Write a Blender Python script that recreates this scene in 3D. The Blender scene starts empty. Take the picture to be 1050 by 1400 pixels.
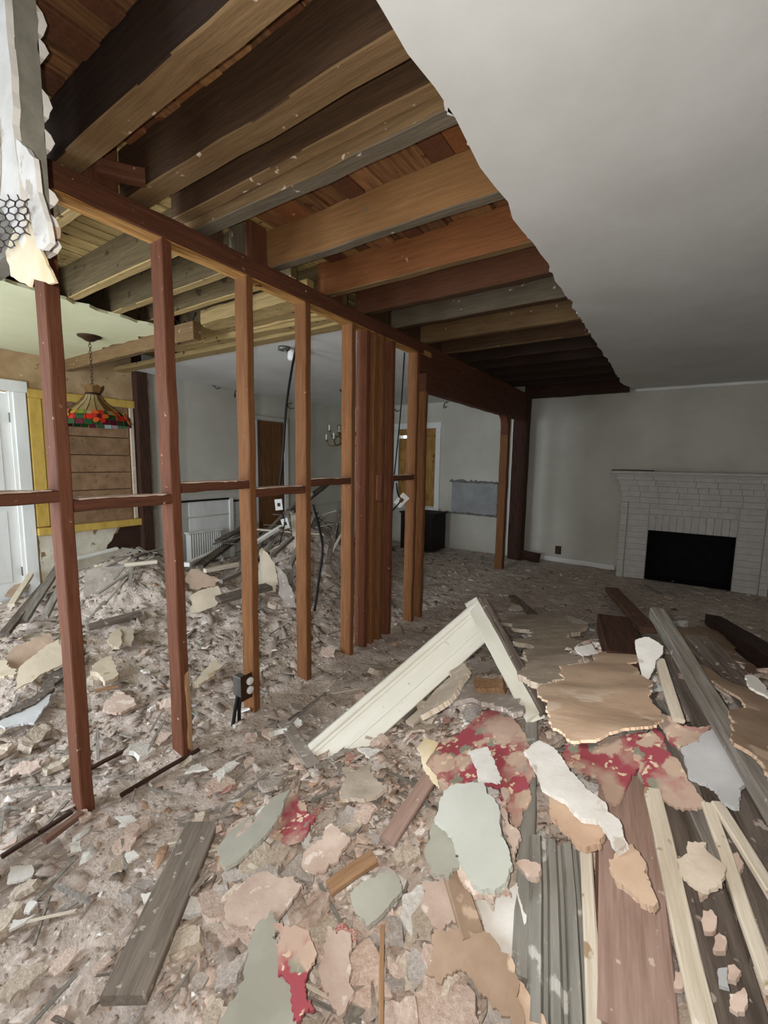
import bpy, bmesh, math, random
import numpy as np
from mathutils import Vector, Matrix, noise as mnoise

rnd = random.Random(11)
rng = np.random.default_rng(5)
scn = bpy.context.scene
col = scn.collection

# ------------------------------------------------------------------ camera
F_PX, YAW, PITCH, ROLL, CAM_H = 592.3, .5868, .116, .0156, 1.4327
_f = np.array([-math.sin(YAW)*math.cos(PITCH), math.cos(YAW)*math.cos(PITCH), -math.sin(PITCH)])
_r = np.array([math.cos(YAW), math.sin(YAW), 0.0])
_u = np.cross(_r, _f)
_c, _s = math.cos(ROLL), math.sin(ROLL)
RX, UX = _c*_r+_s*_u, -_s*_r+_c*_u
FX = _f
CAM = np.array([0, 0, CAM_H])
cd = bpy.data.cameras.new('camera')
cam = bpy.data.objects.new('camera', cd)
col.objects.link(cam)
cd.sensor_fit = 'VERTICAL'
cd.sensor_height = 24.0
cd.lens = 24.0*F_PX/1400.0
cd.clip_start = .02
m = Matrix.Identity(4)
for i in range(3):
    m[i][0] = RX[i]; m[i][1] = UX[i]; m[i][2] = -FX[i]; m[i][3] = CAM[i]
cam.matrix_world = m
scn.camera = cam

# ------------------------------------------------------------------ world, lights, exposure
scn.view_settings.view_transform = 'Standard'
scn.view_settings.look = 'None'
scn.view_settings.gamma = 1.0
scn.view_settings.use_curve_mapping = False
scn.view_settings.exposure = 0.15
w = bpy.data.worlds.new('world'); scn.world = w; w.use_nodes = True
w.node_tree.nodes['Background'].inputs[0].default_value = (.75, .88, 1, 1)
w.node_tree.nodes['Background'].inputs[1].default_value = 2.0

def light(name, kind, loc, power, color, size=(1, 1), look=None, radius=.01):
    l = bpy.data.lights.new(name, kind)
    l.energy = power; l.color = color
    o = bpy.data.objects.new(name, l); col.objects.link(o)
    o.location = loc
    if kind == 'AREA':
        l.shape = 'RECTANGLE'; l.size, l.size_y = size
        o.rotation_euler = Vector(look).to_track_quat('-Z', 'Y').to_euler()
    else:
        l.shadow_soft_size = radius
    return o
FLASH = CAM - .05*RX + .02*UX
fl = light('phone_flash', 'SPOT', FLASH, 80, (1, .965, .91), radius=.008)
fl.data.spot_size = math.radians(179); fl.data.spot_blend = 1.0
fl.rotation_euler = cam.matrix_world.to_euler()
# daylight through the window and the glazed door of the left room, plus an added fill lamp behind the camera
light('daylight_side_window', 'AREA', (-4.55, -1.02, 1.5), 42, (.76, .88, 1), (.8, 1.2), (0, 1, 0))
light('daylight_side_door', 'AREA', (-2.75, -1.02, 1.1), 80, (.76, .88, 1), (.85, 1.9), (0, 1, 0))
light('added_fill_light', 'AREA', (.9, -2.45, 1.5), 13, (1, .97, .92), (2.2, 1.5), (0, 1, 0))

# ------------------------------------------------------------------ pixel helpers
H = 2.44; P = -1.876; YF = 6.616; WL = -5.3
def ray(u, v):
    return FX + (u-525)/F_PX*RX - (v-700)/F_PX*UX
def on(u, v, ax, val):
    d = ray(u, v); i = 'xyz'.index(ax)
    return CAM + (val-CAM[i])/d[i]*d

# rubble height field (smooth shape; small relief is added to the mesh)
BUMPS = [(-.20, 2.25, .46, .55, .42), (.75, 2.2, .34, .45, .5), (-.25, 1.35, .20, .55, .45), (.6, 1.2, .26, .45, .6),
         (-4.25, 2.05, .46, .55, .42), (-3.55, 3.75, .62, .50, .5), (-2.6, 1.9, .06, .5, .5), (-3.4, .9, .14, .6, .5), (-3.0, 2.7, .16, .5, .5),
         (-1.0, .9, .06, .35, .5)]
def hz(x, y):
    x = np.asarray(x, float); y = np.asarray(y, float)
    z = np.full(np.broadcast(x, y).shape, .028)
    for bx, by, a, sx, sy in BUMPS:
        z = z + a*np.exp(-.5*((x-bx)/sx)**2 - .5*((y-by)/sy)**2)
    # bare boards strip beside the studs, hearth kept clear
    z = z - .02*np.exp(-.5*((y-6.2)/.35)**2)
    return z
def hit(u, v, lift=0.0):
    d = ray(u, v); t = .3
    prev = t
    while t < 12:
        p = CAM + t*d
        if p[0] < WL+.10 or p[1] > YF-.10: return CAM+prev*d
        if p[2] <= float(hz(p[0], p[1])) + lift:
            lo, hi = prev, t
            for _ in range(24):
                mid = (lo+hi)/2; p = CAM+mid*d
                if p[2] <= float(hz(p[0], p[1])) + lift: hi = mid
                else: lo = mid
            return CAM+hi*d
        prev = t; t += .03
    return CAM + 8*d

# ------------------------------------------------------------------ materials
def S(r, g, b):
    def f(c):
        c /= 255.0
        return c/12.92 if c <= .04045 else ((c+.055)/1.055)**2.4
    return (f(r), f(g), f(b), 1)
MATS = {}
def material(name, c1, c2, scale=6, stretch=(1, 1, 1), rough=.85, bump=.15, spots=None, vary=.25, detail=6, contrast=(.35, .65), spec=.25, bscale=None):
    """two-colour noise wood / plaster; spots = (colour, scale, threshold)"""
    if name in MATS: return MATS[name]
    mt = bpy.data.materials.new(name); mt.use_nodes = True
    nt = mt.node_tree; N = nt.nodes; Lk = nt.links
    b = N['Principled BSDF']
    b.inputs['Roughness'].default_value = rough
    b.inputs['Specular IOR Level'].default_value = spec
    tc = N.new('ShaderNodeTexCoord'); mp = N.new('ShaderNodeMapping')
    oi = N.new('ShaderNodeObjectInfo')
    mp.inputs['Scale'].default_value = stretch
    Lk.new(tc.outputs['Object'], mp.inputs['Vector'])
    ad = N.new('ShaderNodeVectorMath'); ad.operation = 'ADD'
    sc = N.new('ShaderNodeVectorMath'); sc.operation = 'SCALE'
    cb = N.new('ShaderNodeCombineXYZ')
    for k in range(3): Lk.new(oi.outputs['Random'], cb.inputs[k])
    Lk.new(cb.outputs[0], sc.inputs[0]); sc.inputs['Scale'].default_value = 37
    Lk.new(mp.outputs[0], ad.inputs[0]); Lk.new(sc.outputs[0], ad.inputs[1])
    nz = N.new('ShaderNodeTexNoise'); nz.inputs['Scale'].default_value = scale; nz.inputs['Detail'].default_value = detail
    nz.inputs['Roughness'].default_value = .62
    Lk.new(ad.outputs[0], nz.inputs['Vector'])
    rp = N.new('ShaderNodeValToRGB')
    rp.color_ramp.elements[0].position, rp.color_ramp.elements[1].position = contrast
    rp.color_ramp.elements[0].color = c1; rp.color_ramp.elements[1].color = c2
    Lk.new(nz.outputs['Fac'], rp.inputs[0])
    out = rp.outputs[0]
    if spots:
        sl = spots if isinstance(spots, list) else [spots]
        for scol, ssc, th in sl:
            n2 = N.new('ShaderNodeTexNoise'); n2.inputs['Scale'].default_value = ssc; n2.inputs['Detail'].default_value = 4
            ad2 = N.new('ShaderNodeVectorMath'); ad2.operation = 'ADD'
            Lk.new(tc.outputs['Object'], ad2.inputs[0]); Lk.new(sc.outputs[0], ad2.inputs[1])
            Lk.new(ad2.outputs[0], n2.inputs['Vector'])
            r2 = N.new('ShaderNodeValToRGB')
            r2.color_ramp.elements[0].position = th; r2.color_ramp.elements[1].position = th+.04
            Lk.new(n2.outputs['Fac'], r2.inputs[0])
            mx = N.new('ShaderNodeMix'); mx.data_type = 'RGBA'
            Lk.new(r2.outputs[0], mx.inputs[0]); Lk.new(out, mx.inputs[6]); mx.inputs[7].default_value = scol
            out = mx.outputs[2]
    if vary:
        hv = N.new('ShaderNodeHueSaturation')
        mr = N.new('ShaderNodeMapRange')
        mr.inputs[3].default_value = 1-vary; mr.inputs[4].default_value = 1+vary
        Lk.new(oi.outputs['Random'], mr.inputs[0]); Lk.new(mr.outputs[0], hv.inputs['Value'])
        Lk.new(out, hv.inputs['Color']); out = hv.outputs[0]
    Lk.new(out, b.inputs['Base Color'])
    if bump:
        bp = N.new('ShaderNodeBump'); bp.inputs['Strength'].default_value = bump; bp.inputs['Distance'].default_value = .02
        src = nz
        if bscale:
            src = N.new('ShaderNodeTexNoise'); src.inputs['Scale'].default_value = bscale; src.inputs['Detail'].default_value = 5
            Lk.new(ad.outputs[0], src.inputs['Vector'])
        Lk.new(src.outputs['Fac'], bp.inputs['Height']); Lk.new(bp.outputs[0], b.inputs['Normal'])
    MATS[name] = mt
    return mt
def plain(name, c, rough=.6, metal=0.0, emit=None, trans=0.0):
    if name in MATS: return MATS[name]
    mt = bpy.data.materials.new(name); mt.use_nodes = True
    nt = mt.node_tree; b = nt.nodes['Principled BSDF']
    nz = nt.nodes.new('ShaderNodeTexNoise'); nz.inputs['Scale'].default_value = 25; nz.inputs['Detail'].default_value = 4
    rp = nt.nodes.new('ShaderNodeValToRGB')
    rp.color_ramp.elements[0].color = tuple(x*.82 for x in c[:3])+(1,); rp.color_ramp.elements[1].color = tuple(min(1, x*1.12) for x in c[:3])+(1,)
    tc = nt.nodes.new('ShaderNodeTexCoord')
    nt.links.new(tc.outputs['Object'], nz.inputs['Vector'])
    nt.links.new(nz.outputs['Fac'], rp.inputs[0]); nt.links.new(rp.outputs[0], b.inputs['Base Color'])
    b.inputs['Roughness'].default_value = rough; b.inputs['Metallic'].default_value = metal
    b.inputs['Specular IOR Level'].default_value = .3
    if trans: b.inputs['Transmission Weight'].default_value = trans
    MATS[name] = mt
    return mt
GR = (14, 14, 1.1)      # grain stretched along local Z
PLS = S(205, 190, 175)
M = {}
M['stud'] = material('red_brown_timber', S(88, 50, 33), S(122, 74, 50), 5, GR, .75, .25, [(S(176, 146, 126), 36, .70)], .10, contrast=(.25, .75))
M['stud_orange'] = material('orange_timber', S(102, 64, 36), S(138, 92, 55), 5, GR, .75, .25, (S(190, 160, 130), 45, .73), .10, contrast=(.25, .75))
M['plate'] = material('plate_timber', S(76, 44, 30), S(108, 66, 45), 5, GR, .75, .25, (S(176, 146, 126), 32, .69), .08, contrast=(.25, .75))
M['plate_tan'] = material('tan_plate_timber', S(135, 92, 45), S(186, 142, 84), 5, GR, .8, .25, (S(80, 50, 25), 12, .66), .1)
WC = (.2, .8)
M['j_shade'] = material('shade_darkened_joist_timber', S(38, 26, 20), S(58, 41, 30), 4, GR, .85, .3, None, .1, contrast=WC)  # cavity shade and flash falloff put into the timber colour
M['j_dark'] = material('dark_joist_timber', S(58, 40, 26), S(88, 63, 41), 4, GR, .8, .3, (S(170, 150, 130), 34, .72), .12, contrast=WC)
M['j_brown'] = material('brown_joist_timber', S(98, 75, 48), S(134, 106, 72), 4, GR, .8, .3, (S(200, 180, 160), 22, .68), .1, contrast=WC)
M['j_grey'] = material('grey_joist_timber', S(84, 74, 60), S(118, 106, 88), 4, GR, .85, .35, (S(188, 178, 165), 20, .68), .1, contrast=WC)
M['j_tan'] = material('tan_joist_timber', S(120, 84, 50), S(152, 112, 70), 4, GR, .8, .25, (S(116, 100, 84), 9, .66), .08, contrast=WC)
M['j_orange'] = material('orange_joist_timber', S(108, 66, 36), S(142, 90, 52), 4, GR, .75, .25, (S(178, 134, 100), 14, .72), .08, contrast=WC)
M['j_red'] = material('red_brown_joist_timber', S(76, 46, 30), S(106, 66, 44), 4, GR, .75, .25, (S(170, 134, 110), 16, .73), .08, contrast=WC)
M['j_yellow'] = material('yellowish_joist_timber', S(140, 116, 72), S(182, 156, 106), 4, GR, .85, .35, (S(84, 64, 40), 14, .66), .12, contrast=WC)
M['j_yshade'] = material('shaded_yellowish_joist_timber', S(74, 62, 42), S(112, 94, 64), 4, GR, .85, .35, (S(66, 50, 32), 10, .62), .2, contrast=WC)  # faces of the left joists darkened, their shadow is in the colour
M['sub'] = material('subfloor_board_wood', S(96, 64, 40), S(138, 98, 62), 5, (12, 1.1, 12), .75, .25, (S(88, 50, 26), 10, .64), .4)
M['sub_left'] = material('pale_subfloor_board_wood', S(140, 116, 70), S(190, 164, 108), 5, (12, 1.1, 12), .75, .25, (S(70, 52, 30), 12, .66), .25)
M['ceil'] = material('white_ceiling_plaster', S(214, 212, 206), S(226, 224, 219), 2.2, (1, 1, 1), .9, .02, None, 0, bscale=60)
M['ceil_yellow'] = material('pale_yellow_ceiling_paint', S(214, 212, 172), S(226, 224, 188), 1.5, (1, 1, 1), .9, .05, None, 0, bscale=50)
M['wall_white'] = material('off_white_wall_paint', S(184, 179, 166), S(200, 195, 182), 1.6, (1, 1, 1), .9, .05, None, 0, bscale=70)
M['wall_tan'] = material('stripped_tan_wall', S(158, 128, 92), S(184, 156, 118), 5, (1, 1, 1), .9, .2, [(S(140, 112, 80), 26, .66), (S(200, 178, 144), 9, .68)], 0)
M['wall_mottled'] = material('mottled_cream_wall', S(196, 184, 160), S(224, 216, 198), 6, (1, 1, 1), .9, .2, [(S(140, 112, 78), 9, .62)], 0)
M['white_paint'] = material('white_trim_paint', S(216, 214, 208), S(234, 232, 228), 5, (1, 1, .3), .5, .04, None, .02)
M['cream_paint'] = material('cream_trim_paint', S(226, 220, 202), S(240, 236, 222), 4, (3, 3, .5), .5, .06, (S(196, 184, 160), 30, .71), .02)
M['yellow_paint'] = material('mustard_trim_paint', S(186, 150, 68), S(206, 172, 90), 5, (3, 3, 1), .55, .06, None, .05)
M['board'] = material('brown_board', S(122, 94, 68), S(152, 120, 90), 9, (1, 1, 1), .85, .25, (S(104, 78, 54), 24, .66), .06)
M['plywood'] = material('plywood', S(138, 100, 48), S(172, 132, 74), 5, (4, 1, 1), .8, .15, (S(100, 70, 36), 8, .66), .06)
M['door_brown'] = material('brown_door_wood', S(98, 66, 38), S(128, 90, 54), 5, (8, 8, .8), .7, .15, None, .06)
M['dark_wood'] = material('dark_post_wood', S(46, 29, 22), S(74, 48, 36), 5, GR, .8, .25, (S(120, 96, 82), 30, .73), .1)
M['black_wood'] = material('blackish_cabinet_wood', S(22, 16, 14), S(38, 28, 24), 5, (6, 6, 1), .7, .1, None, .05)
M['brick'] = material('painted_brick', S(184, 177, 170), S(196, 190, 183), 14, (1, 1, 1), .85, .25, None, .025)
M['soot'] = material('black_soot', S(10, 9, 9), S(22, 20, 19), 8, (1, 1, 1), .95, .2, None, 0)
M['rubble'] = material('plaster_rubble', S(176, 160, 147), S(206, 190, 178), 9, (1, 1, 1), .95, .5, [(S(220, 206, 195), 38, .62), (S(140, 124, 112), 24, .67)], 0, 8, bscale=55)
M['floor'] = material('dusty_floor_boards', S(120, 104, 92), S(165, 150, 138), 6, (6, 1, 6), .9, .3, (S(196, 184, 174), 40, .62), .12)
M['w_dusty'] = material('dusty_brown_wood', S(112, 101, 90), S(140, 128, 115), 4, GR, .9, .3, (S(184, 172, 160), 30, .64), .05)
M['gap'] = plain('dark_floor_gap', S(52, 40, 32), .9)
M['metal'] = plain('galvanised_metal', S(120, 118, 114), .45, .7)
M['black'] = plain('black_cable_sheath', S(22, 20, 20), .6)
M['white_plastic'] = plain('white_plastic', S(232, 230, 224), .4)
M['brass'] = plain('polished_brass', S(136, 112, 66), .3, .85)
M['bronze'] = plain('dark_bronze', S(70, 48, 34), .5, .5)
M['mesh_wire'] = plain('rusty_lath_wire', S(84, 70, 72), .7, .3)
# plaster and debris
M['pl_white'] = material('white_plaster_shard', S(214, 208, 198), S(236, 231, 224), 7, (1, 1, 1), .9, .3, (S(196, 184, 170), 12, .64), .05)
M['pl_pink'] = material('pinkish_plaster_shard', S(190, 164, 148), S(216, 193, 177), 7, (1, 1, 1), .95, .4, (S(226, 208, 194), 22, .62), .12)
M['pl_beige'] = material('beige_plaster_shard', S(184, 167, 148), S(210, 194, 175), 8, (1, 1, 1), .95, .4, (S(220, 204, 188), 24, .63), .12)
M['pl_grey'] = material('grey_plaster_shard', S(160, 148, 138), S(188, 176, 166), 8, (1, 1, 1), .95, .4, (S(214, 204, 194), 26, .62), .12)
M['pl_green'] = material('pale_green_painted_plaster', S(196, 198, 186), S(210, 211, 200), 4, (1, 1, 1), .8, .12, (S(188, 172, 154), 6, .70), .03)
M['pl_sage'] = material('dusty_sage_painted_plaster', S(160, 156, 142), S(180, 177, 163), 4, (1, 1, 1), .85, .15, (S(186, 170, 154), 7, .64), .03)
M['pl_bluegrey'] = material('blue_grey_painted_plaster', S(176, 174, 172), S(196, 194, 192), 5, (1, 1, 1), .85, .15, (S(206, 196, 190), 20, .68), .03)
M['paper_tan'] = material('tan_paper_board', S(196, 164, 138), S(216, 188, 162), 5, (1, 1, 1), .9, .2, [(S(224, 202, 180), 6, .60), (S(180, 142, 112), 9, .68)], .05)
M['paper_cream'] = material('cream_torn_paper', S(232, 208, 164), S(246, 230, 200), 5, (1, 1, 1), .85, .1, None, .04)
M['cream_sheet'] = material('dusty_cream_sheet', S(198, 182, 158), S(218, 202, 178), 5, (1, 1, 1), .9, .2, (S(180, 156, 124), 7, .64), .05)
M['stain'] = material('brown_stained_board', S(146, 120, 98), S(186, 160, 138), 3, (1, 1, 1), .9, .2, (S(206, 180, 156), 9, .63), .05)
M['pinkboard'] = material('dusty_pink_brown_board', S(150, 122, 108), S(178, 150, 136), 4, GR, .85, .2, (S(206, 182, 166), 36, .68), .06)
M['w_grey'] = material('weathered_grey_wood', S(122, 114, 104), S(160, 152, 142), 4, GR, .9, .4, (S(190, 184, 174), 24, .68), .15)
M['w_silver'] = material('silvery_weathered_wood', S(126, 122, 114), S(166, 162, 153), 4, (9, 9, 1), .9, .3, (S(196, 192, 184), 14, .64), .05, contrast=(.25, .75))
M['w_dark'] = material('dirty_dark_wood', S(84, 74, 66), S(122, 110, 100), 4, GR, .9, .4, (S(176, 160, 148), 28, .64), .2)
M['w_pale'] = material('pale_lath_wood', S(204, 190, 168), S(226, 213, 194), 4, GR, .85, .3, (S(170, 146, 116), 20, .66), .10)
M['w_red'] = material('reddish_old_wood', S(104, 74, 62), S(138, 104, 88), 4, GR, .8, .3, (S(190, 164, 148), 30, .68), .12)
M['w_orange'] = material('orange_brown_wood', S(150, 114, 82), S(180, 142, 108), 4, GR, .8, .25, None, .1)

def floral(name):
    mt = bpy.data.materials.new(name); mt.use_nodes = True
    nt = mt.node_tree; N = nt.nodes; Lk = nt.links; b = N['Principled BSDF']
    b.inputs['Roughness'].default_value = .85; b.inputs['Specular IOR Level'].default_value = .2
    tc = N.new('ShaderNodeTexCoord'); oi = N.new('ShaderNodeObjectInfo')
    ad = N.new('ShaderNodeVectorMath'); ad.operation = 'ADD'
    Lk.new(tc.outputs['Object'], ad.inputs[0]); Lk.new(oi.outputs['Random'], ad.inputs[1])
    nz = N.new('ShaderNodeTexNoise'); nz.inputs['Scale'].default_value = 38; nz.inputs['Detail'].default_value = 4
    Lk.new(ad.outputs[0], nz.inputs['Vector'])
    sv = N.new('ShaderNodeVectorMath'); sv.operation = 'SCALE'; sv.inputs['Scale'].default_value = .055
    Lk.new(nz.outputs['Color'], sv.inputs[0])
    a2 = N.new('ShaderNodeVectorMath'); a2.operation = 'ADD'
    Lk.new(ad.outputs[0], a2.inputs[0]); Lk.new(sv.outputs[0], a2.inputs[1])
    def layer(scale, th, c, prev, ofs):
        v = N.new('ShaderNodeTexVoronoi'); v.inputs['Scale'].default_value = scale
        a3 = N.new('ShaderNodeVectorMath'); a3.operation = 'ADD'; a3.inputs[1].default_value = (ofs, ofs*.7, 0)
        Lk.new(a2.outputs[0], a3.inputs[0]); Lk.new(a3.outputs[0], v.inputs['Vector'])
        r = N.new('ShaderNodeValToRGB'); r.color_ramp.elements[0].position = th; r.color_ramp.elements[1].position = th+.07
        r.color_ramp.elements[0].color = (1, 1, 1, 1); r.color_ramp.elements[1].color = (0, 0, 0, 1)
        Lk.new(v.outputs['Distance'], r.inputs[0])
        mx = N.new('ShaderNodeMix'); mx.data_type = 'RGBA'
        Lk.new(r.outputs[0], mx.inputs[0])
        if isinstance(prev, tuple): mx.inputs[6].default_value = prev
        else: Lk.new(prev, mx.inputs[6])
        mx.inputs[7].default_value = c
        return mx.outputs[2]
    o = layer(13, .27, S(150, 146, 128), S(170, 82, 90), .3)
    o = layer(9, .36, S(206, 178, 156), o, .8)
    o = layer(26, .22, S(232, 206, 176), o, 1.4)
    n2 = N.new('ShaderNodeTexNoise'); n2.inputs['Scale'].default_value = 7; n2.inputs['Detail'].default_value = 6
    Lk.new(ad.outputs[0], n2.inputs['Vector'])
    r = N.new('ShaderNodeValToRGB'); r.color_ramp.elements[0].position = .48; r.color_ramp.elements[1].position = .62
    Lk.new(n2.outputs['Fac'], r.inputs[0])
    mx = N.new('ShaderNodeMix'); mx.data_type = 'RGBA'
    Lk.new(r.outputs[0], mx.inputs[0]); Lk.new(o, mx.inputs[6]); mx.inputs[7].default_value = S(196, 168, 150)
    Lk.new(mx.outputs[2], b.inputs['Base Color'])
    return mt
M['floral'] = floral('red_floral_wallpaper')

def chip_mat():
    mt = bpy.data.materials.new('rubble_chips'); mt.use_nodes = True
    nt = mt.node_tree; b = nt.nodes['Principled BSDF']; N = nt.nodes; Lk = nt.links
    a = N.new('ShaderNodeAttribute'); a.attribute_name = 'chip'
    tc = N.new('ShaderNodeTexCoord'); nz = N.new('ShaderNodeTexNoise'); nz.inputs['Scale'].default_value = 70; nz.inputs['Detail'].default_value = 5
    Lk.new(tc.outputs['Object'], nz.inputs['Vector'])
    mr = N.new('ShaderNodeMapRange'); mr.inputs[1].default_value = .3; mr.inputs[2].default_value = .7; mr.inputs[3].default_value = .72; mr.inputs[4].default_value = 1.18
    Lk.new(nz.outputs['Fac'], mr.inputs[0])
    hv = N.new('ShaderNodeHueSaturation'); Lk.new(mr.outputs[0], hv.inputs['Value']); Lk.new(a.outputs['Color'], hv.inputs['Color'])
    Lk.new(hv.outputs[0], b.inputs['Base Color'])
    bp = N.new('ShaderNodeBump'); bp.inputs['Strength'].default_value = .6; bp.inputs['Distance'].default_value = .006
    Lk.new(nz.outputs['Fac'], bp.inputs['Height']); Lk.new(bp.outputs[0], b.inputs['Normal'])
    b.inputs['Roughness'].default_value = .95; b.inputs['Specular IOR Level'].default_value = .15
    return mt

# ------------------------------------------------------------------ object helpers
def tag(o, label=None, cat=None, group=None, kind=None):
    if label: o['label'] = label
    if cat: o['category'] = cat
    if group: o['group'] = group
    if kind: o['kind'] = kind
    return o
def adopt(o, parent):
    if parent is not None:
        o.parent = parent
        m_ = parent.matrix_basis.copy(); q = parent
        while q.parent is not None:
            m_ = q.parent.matrix_basis @ q.matrix_parent_inverse @ m_; q = q.parent
        o.matrix_parent_inverse = m_.inverted()
def link(name, me, mat, parent=None, mw=None):
    if mat is not None and not me.materials: me.materials.append(mat)
    o = bpy.data.objects.new(name, me); col.objects.link(o)
    if mw is not None: o.matrix_basis = mw
    adopt(o, parent)
    return o
def empty(name, loc=(0, 0, 0), label=None, cat=None, group=None, kind=None):
    o = bpy.data.objects.new(name, None); col.objects.link(o)
    o.matrix_basis = Matrix.Translation(Vector(loc)); o.empty_display_size = .1
    return tag(o, label, cat, group, kind)
def mesh(name, vs, fs, smooth=False):
    me = bpy.data.meshes.new(name)
    me.from_pydata([tuple(map(float, v)) for v in vs], [], fs); me.update()
    if smooth: me.polygons.foreach_set('use_smooth', [True]*len(me.polygons))
    return me
def frame(origin, x, y, z):
    m = Matrix.Identity(4)
    for i in range(3):
        m[i][0] = x[i]; m[i][1] = y[i]; m[i][2] = z[i]; m[i][3] = origin[i]
    return m
BOXF = [(0, 3, 2, 1), (4, 5, 6, 7), (0, 1, 5, 4), (1, 2, 6, 5), (2, 3, 7, 6), (3, 0, 4, 7)]
def boxv(lo, hi):
    (a, b, c), (d, e, f) = lo, hi
    return [(a, b, c), (d, b, c), (d, e, c), (a, e, c), (a, b, f), (d, b, f), (d, e, f), (a, e, f)]
def bevbox_mesh(name, size, bev):
    bm = bmesh.new()
    bmesh.ops.create_cube(bm, size=1)
    bmesh.ops.scale(bm, vec=size, verts=bm.verts)
    if bev: bmesh.ops.bevel(bm, geom=bm.edges[:], offset=bev, segments=1, affect='EDGES', profile=.5)
    me = bpy.data.meshes.new(name); bm.to_mesh(me); bm.free()
    return me
_bc = {}
def box(name, lo, hi, mat, parent=None, bev=.004, rot=None, share=True):
    lo = np.minimum(lo, hi).astype(float) if False else np.array(lo, float); hi = np.array(hi, float)
    sz = hi-lo; c = (lo+hi)/2
    key = (tuple(np.round(sz, 4)), bev, mat.name)
    if key not in _bc:
        me = bevbox_mesh(name, tuple(sz), min(bev, .3*float(sz.min()))); me.materials.append(mat); _bc[key] = me
    mw = Matrix.Translation(Vector(c))
    if rot is not None: mw = mw @ rot.to_4x4()
    return link(name, _bc[key], mat, parent, mw)
def multi(name, boxes, mat, parent=None):
    """several boxes that form one continuous piece (a wall with openings)"""
    vs, fs = [], []
    for lo, hi in boxes:
        k = len(vs); vs += boxv(lo, hi); fs += [tuple(i+k for i in f) for f in BOXF]
    c = np.mean(np.array(vs), 0)
    return link(name, mesh(name, np.array(vs)-c, fs), mat, parent, Matrix.Translation(Vector(c)))
def wall(name, ax, a0, a1, u0, u1, z0, z1, holes, mat, parent=None):
    us = sorted({u0, u1, *[h[0] for h in holes], *[h[1] for h in holes]})
    zs = sorted({z0, z1, *[h[2] for h in holes], *[h[3] for h in holes]})
    bs = []
    for i in range(len(us)-1):
        for j in range(len(zs)-1):
            uc, zc = (us[i]+us[i+1])/2, (zs[j]+zs[j+1])/2
            if any(h[0] < uc < h[1] and h[2] < zc < h[3] for h in holes): continue
            if ax == 'x': bs.append(((a0, us[i], zs[j]), (a1, us[i+1], zs[j+1])))
            else: bs.append(((us[i], a0, zs[j]), (us[i+1], a1, zs[j+1])))
    return multi(name, bs, mat, parent)
def lumber(name, a, b, w, t, up, mat, parent=None, jit=.0025, seg=None, profile=None, bow=0.0, ragged=0.0):
    """sawn timber from a to b, local Z along its length, width w sideways, thickness t along up"""
    a = np.array(a, float); b = np.array(b, float); ax = b-a; Lh = np.linalg.norm(ax); ax /= Lh
    up = np.array(up, float); up = up-ax*(up@ax)
    if np.linalg.norm(up) < 1e-4: up = np.cross(ax, [1, 0, 0])
    up /= np.linalg.norm(up); side = np.cross(up, ax)
    n = seg or max(2, int(Lh/.12))
    c = min(.004, w*.2, t*.2); hw, ht = w/2, t/2
    prof = profile or [(-hw+c, -ht), (hw-c, -ht), (hw, -ht+c), (hw, ht-c), (hw-c, ht), (-hw+c, ht), (-hw, ht-c), (-hw, -ht+c)]
    k = len(prof); vs, fs = [], []
    for i in range(n+1):
        s = i/n
        j = np.array([rnd.uniform(-jit, jit), rnd.uniform(-jit, jit)])
        for (px, py) in prof:
            zz = s*Lh
            if ragged and i in (0, n): zz += rnd.uniform(-ragged, ragged)
            vs.append((px+j[0]+rnd.uniform(-jit, jit)*.4, py+j[1]+bow*math.sin(math.pi*s)+rnd.uniform(-jit, jit)*.4, zz))
    for i in range(n):
        for q in range(k):
            r = (q+1) % k
            fs.append((i*k+q, i*k+r, (i+1)*k+r, (i+1)*k+q))
    fs.append(tuple(range(k))[::-1]); fs.append(tuple(range(n*k, n*k+k)))
    return link(name, mesh(name, vs, fs), mat, parent, frame(a, side, up, ax))
def underside(o, mat):
    """the lath-marked underside of a joist has a colour of its own"""
    me = o.data; me.materials.append(mat)
    R3 = o.matrix_basis.to_3x3()
    for p in me.polygons:
        if (R3 @ p.normal).z < -.6: p.material_index = 1
    return o
def tube(name, pts, r, mat, parent=None, sides=7, smooth=True, closed=False):
    pts = [np.array(p, float) for p in pts]
    # Catmull-Rom resample
    if len(pts) > 2:
        q = []
        ext = [2*pts[0]-pts[1]]+pts+[2*pts[-1]-pts[-2]]
        for i in range(1, len(ext)-2):
            p0, p1, p2, p3 = ext[i-1:i+3]
            for s in np.linspace(0, 1, 6, endpoint=False):
                q.append(.5*((2*p1)+(-p0+p2)*s+(2*p0-5*p1+4*p2-p3)*s*s+(-p0+3*p1-3*p2+p3)*s**3))
        q.append(pts[-1]); pts = q
    c = pts[0].copy(); vs, fs = [], []
    nrm = None
    for i, p in enumerate(pts):
        d = pts[min(i+1, len(pts)-1)]-pts[max(i-1, 0)]; d = d/(np.linalg.norm(d)+1e-9)
        if nrm is None:
            nrm = np.cross(d, [0, 0, 1.]) if abs(d[2]) < .9 else np.cross(d, [1., 0, 0])
        nrm = nrm-d*(nrm@d); nrm /= np.linalg.norm(nrm); bn = np.cross(d, nrm)
        for k in range(sides):
            an = 2*math.pi*k/sides
            vs.append(p-c+r*(math.cos(an)*nrm+math.sin(an)*bn))
    for i in range(len(pts)-1):
        for k in range(sides):
            l = (k+1) % sides
            fs.append((i*sides+k, i*sides+l, (i+1)*sides+l, (i+1)*sides+k))
    fs.append(tuple(range(sides))[::-1]); fs.append(tuple(range((len(pts)-1)*sides, len(pts)*sides)))
    return link(name, mesh(name, vs, fs, smooth), mat, parent, Matrix.Translation(Vector(c)))
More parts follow.
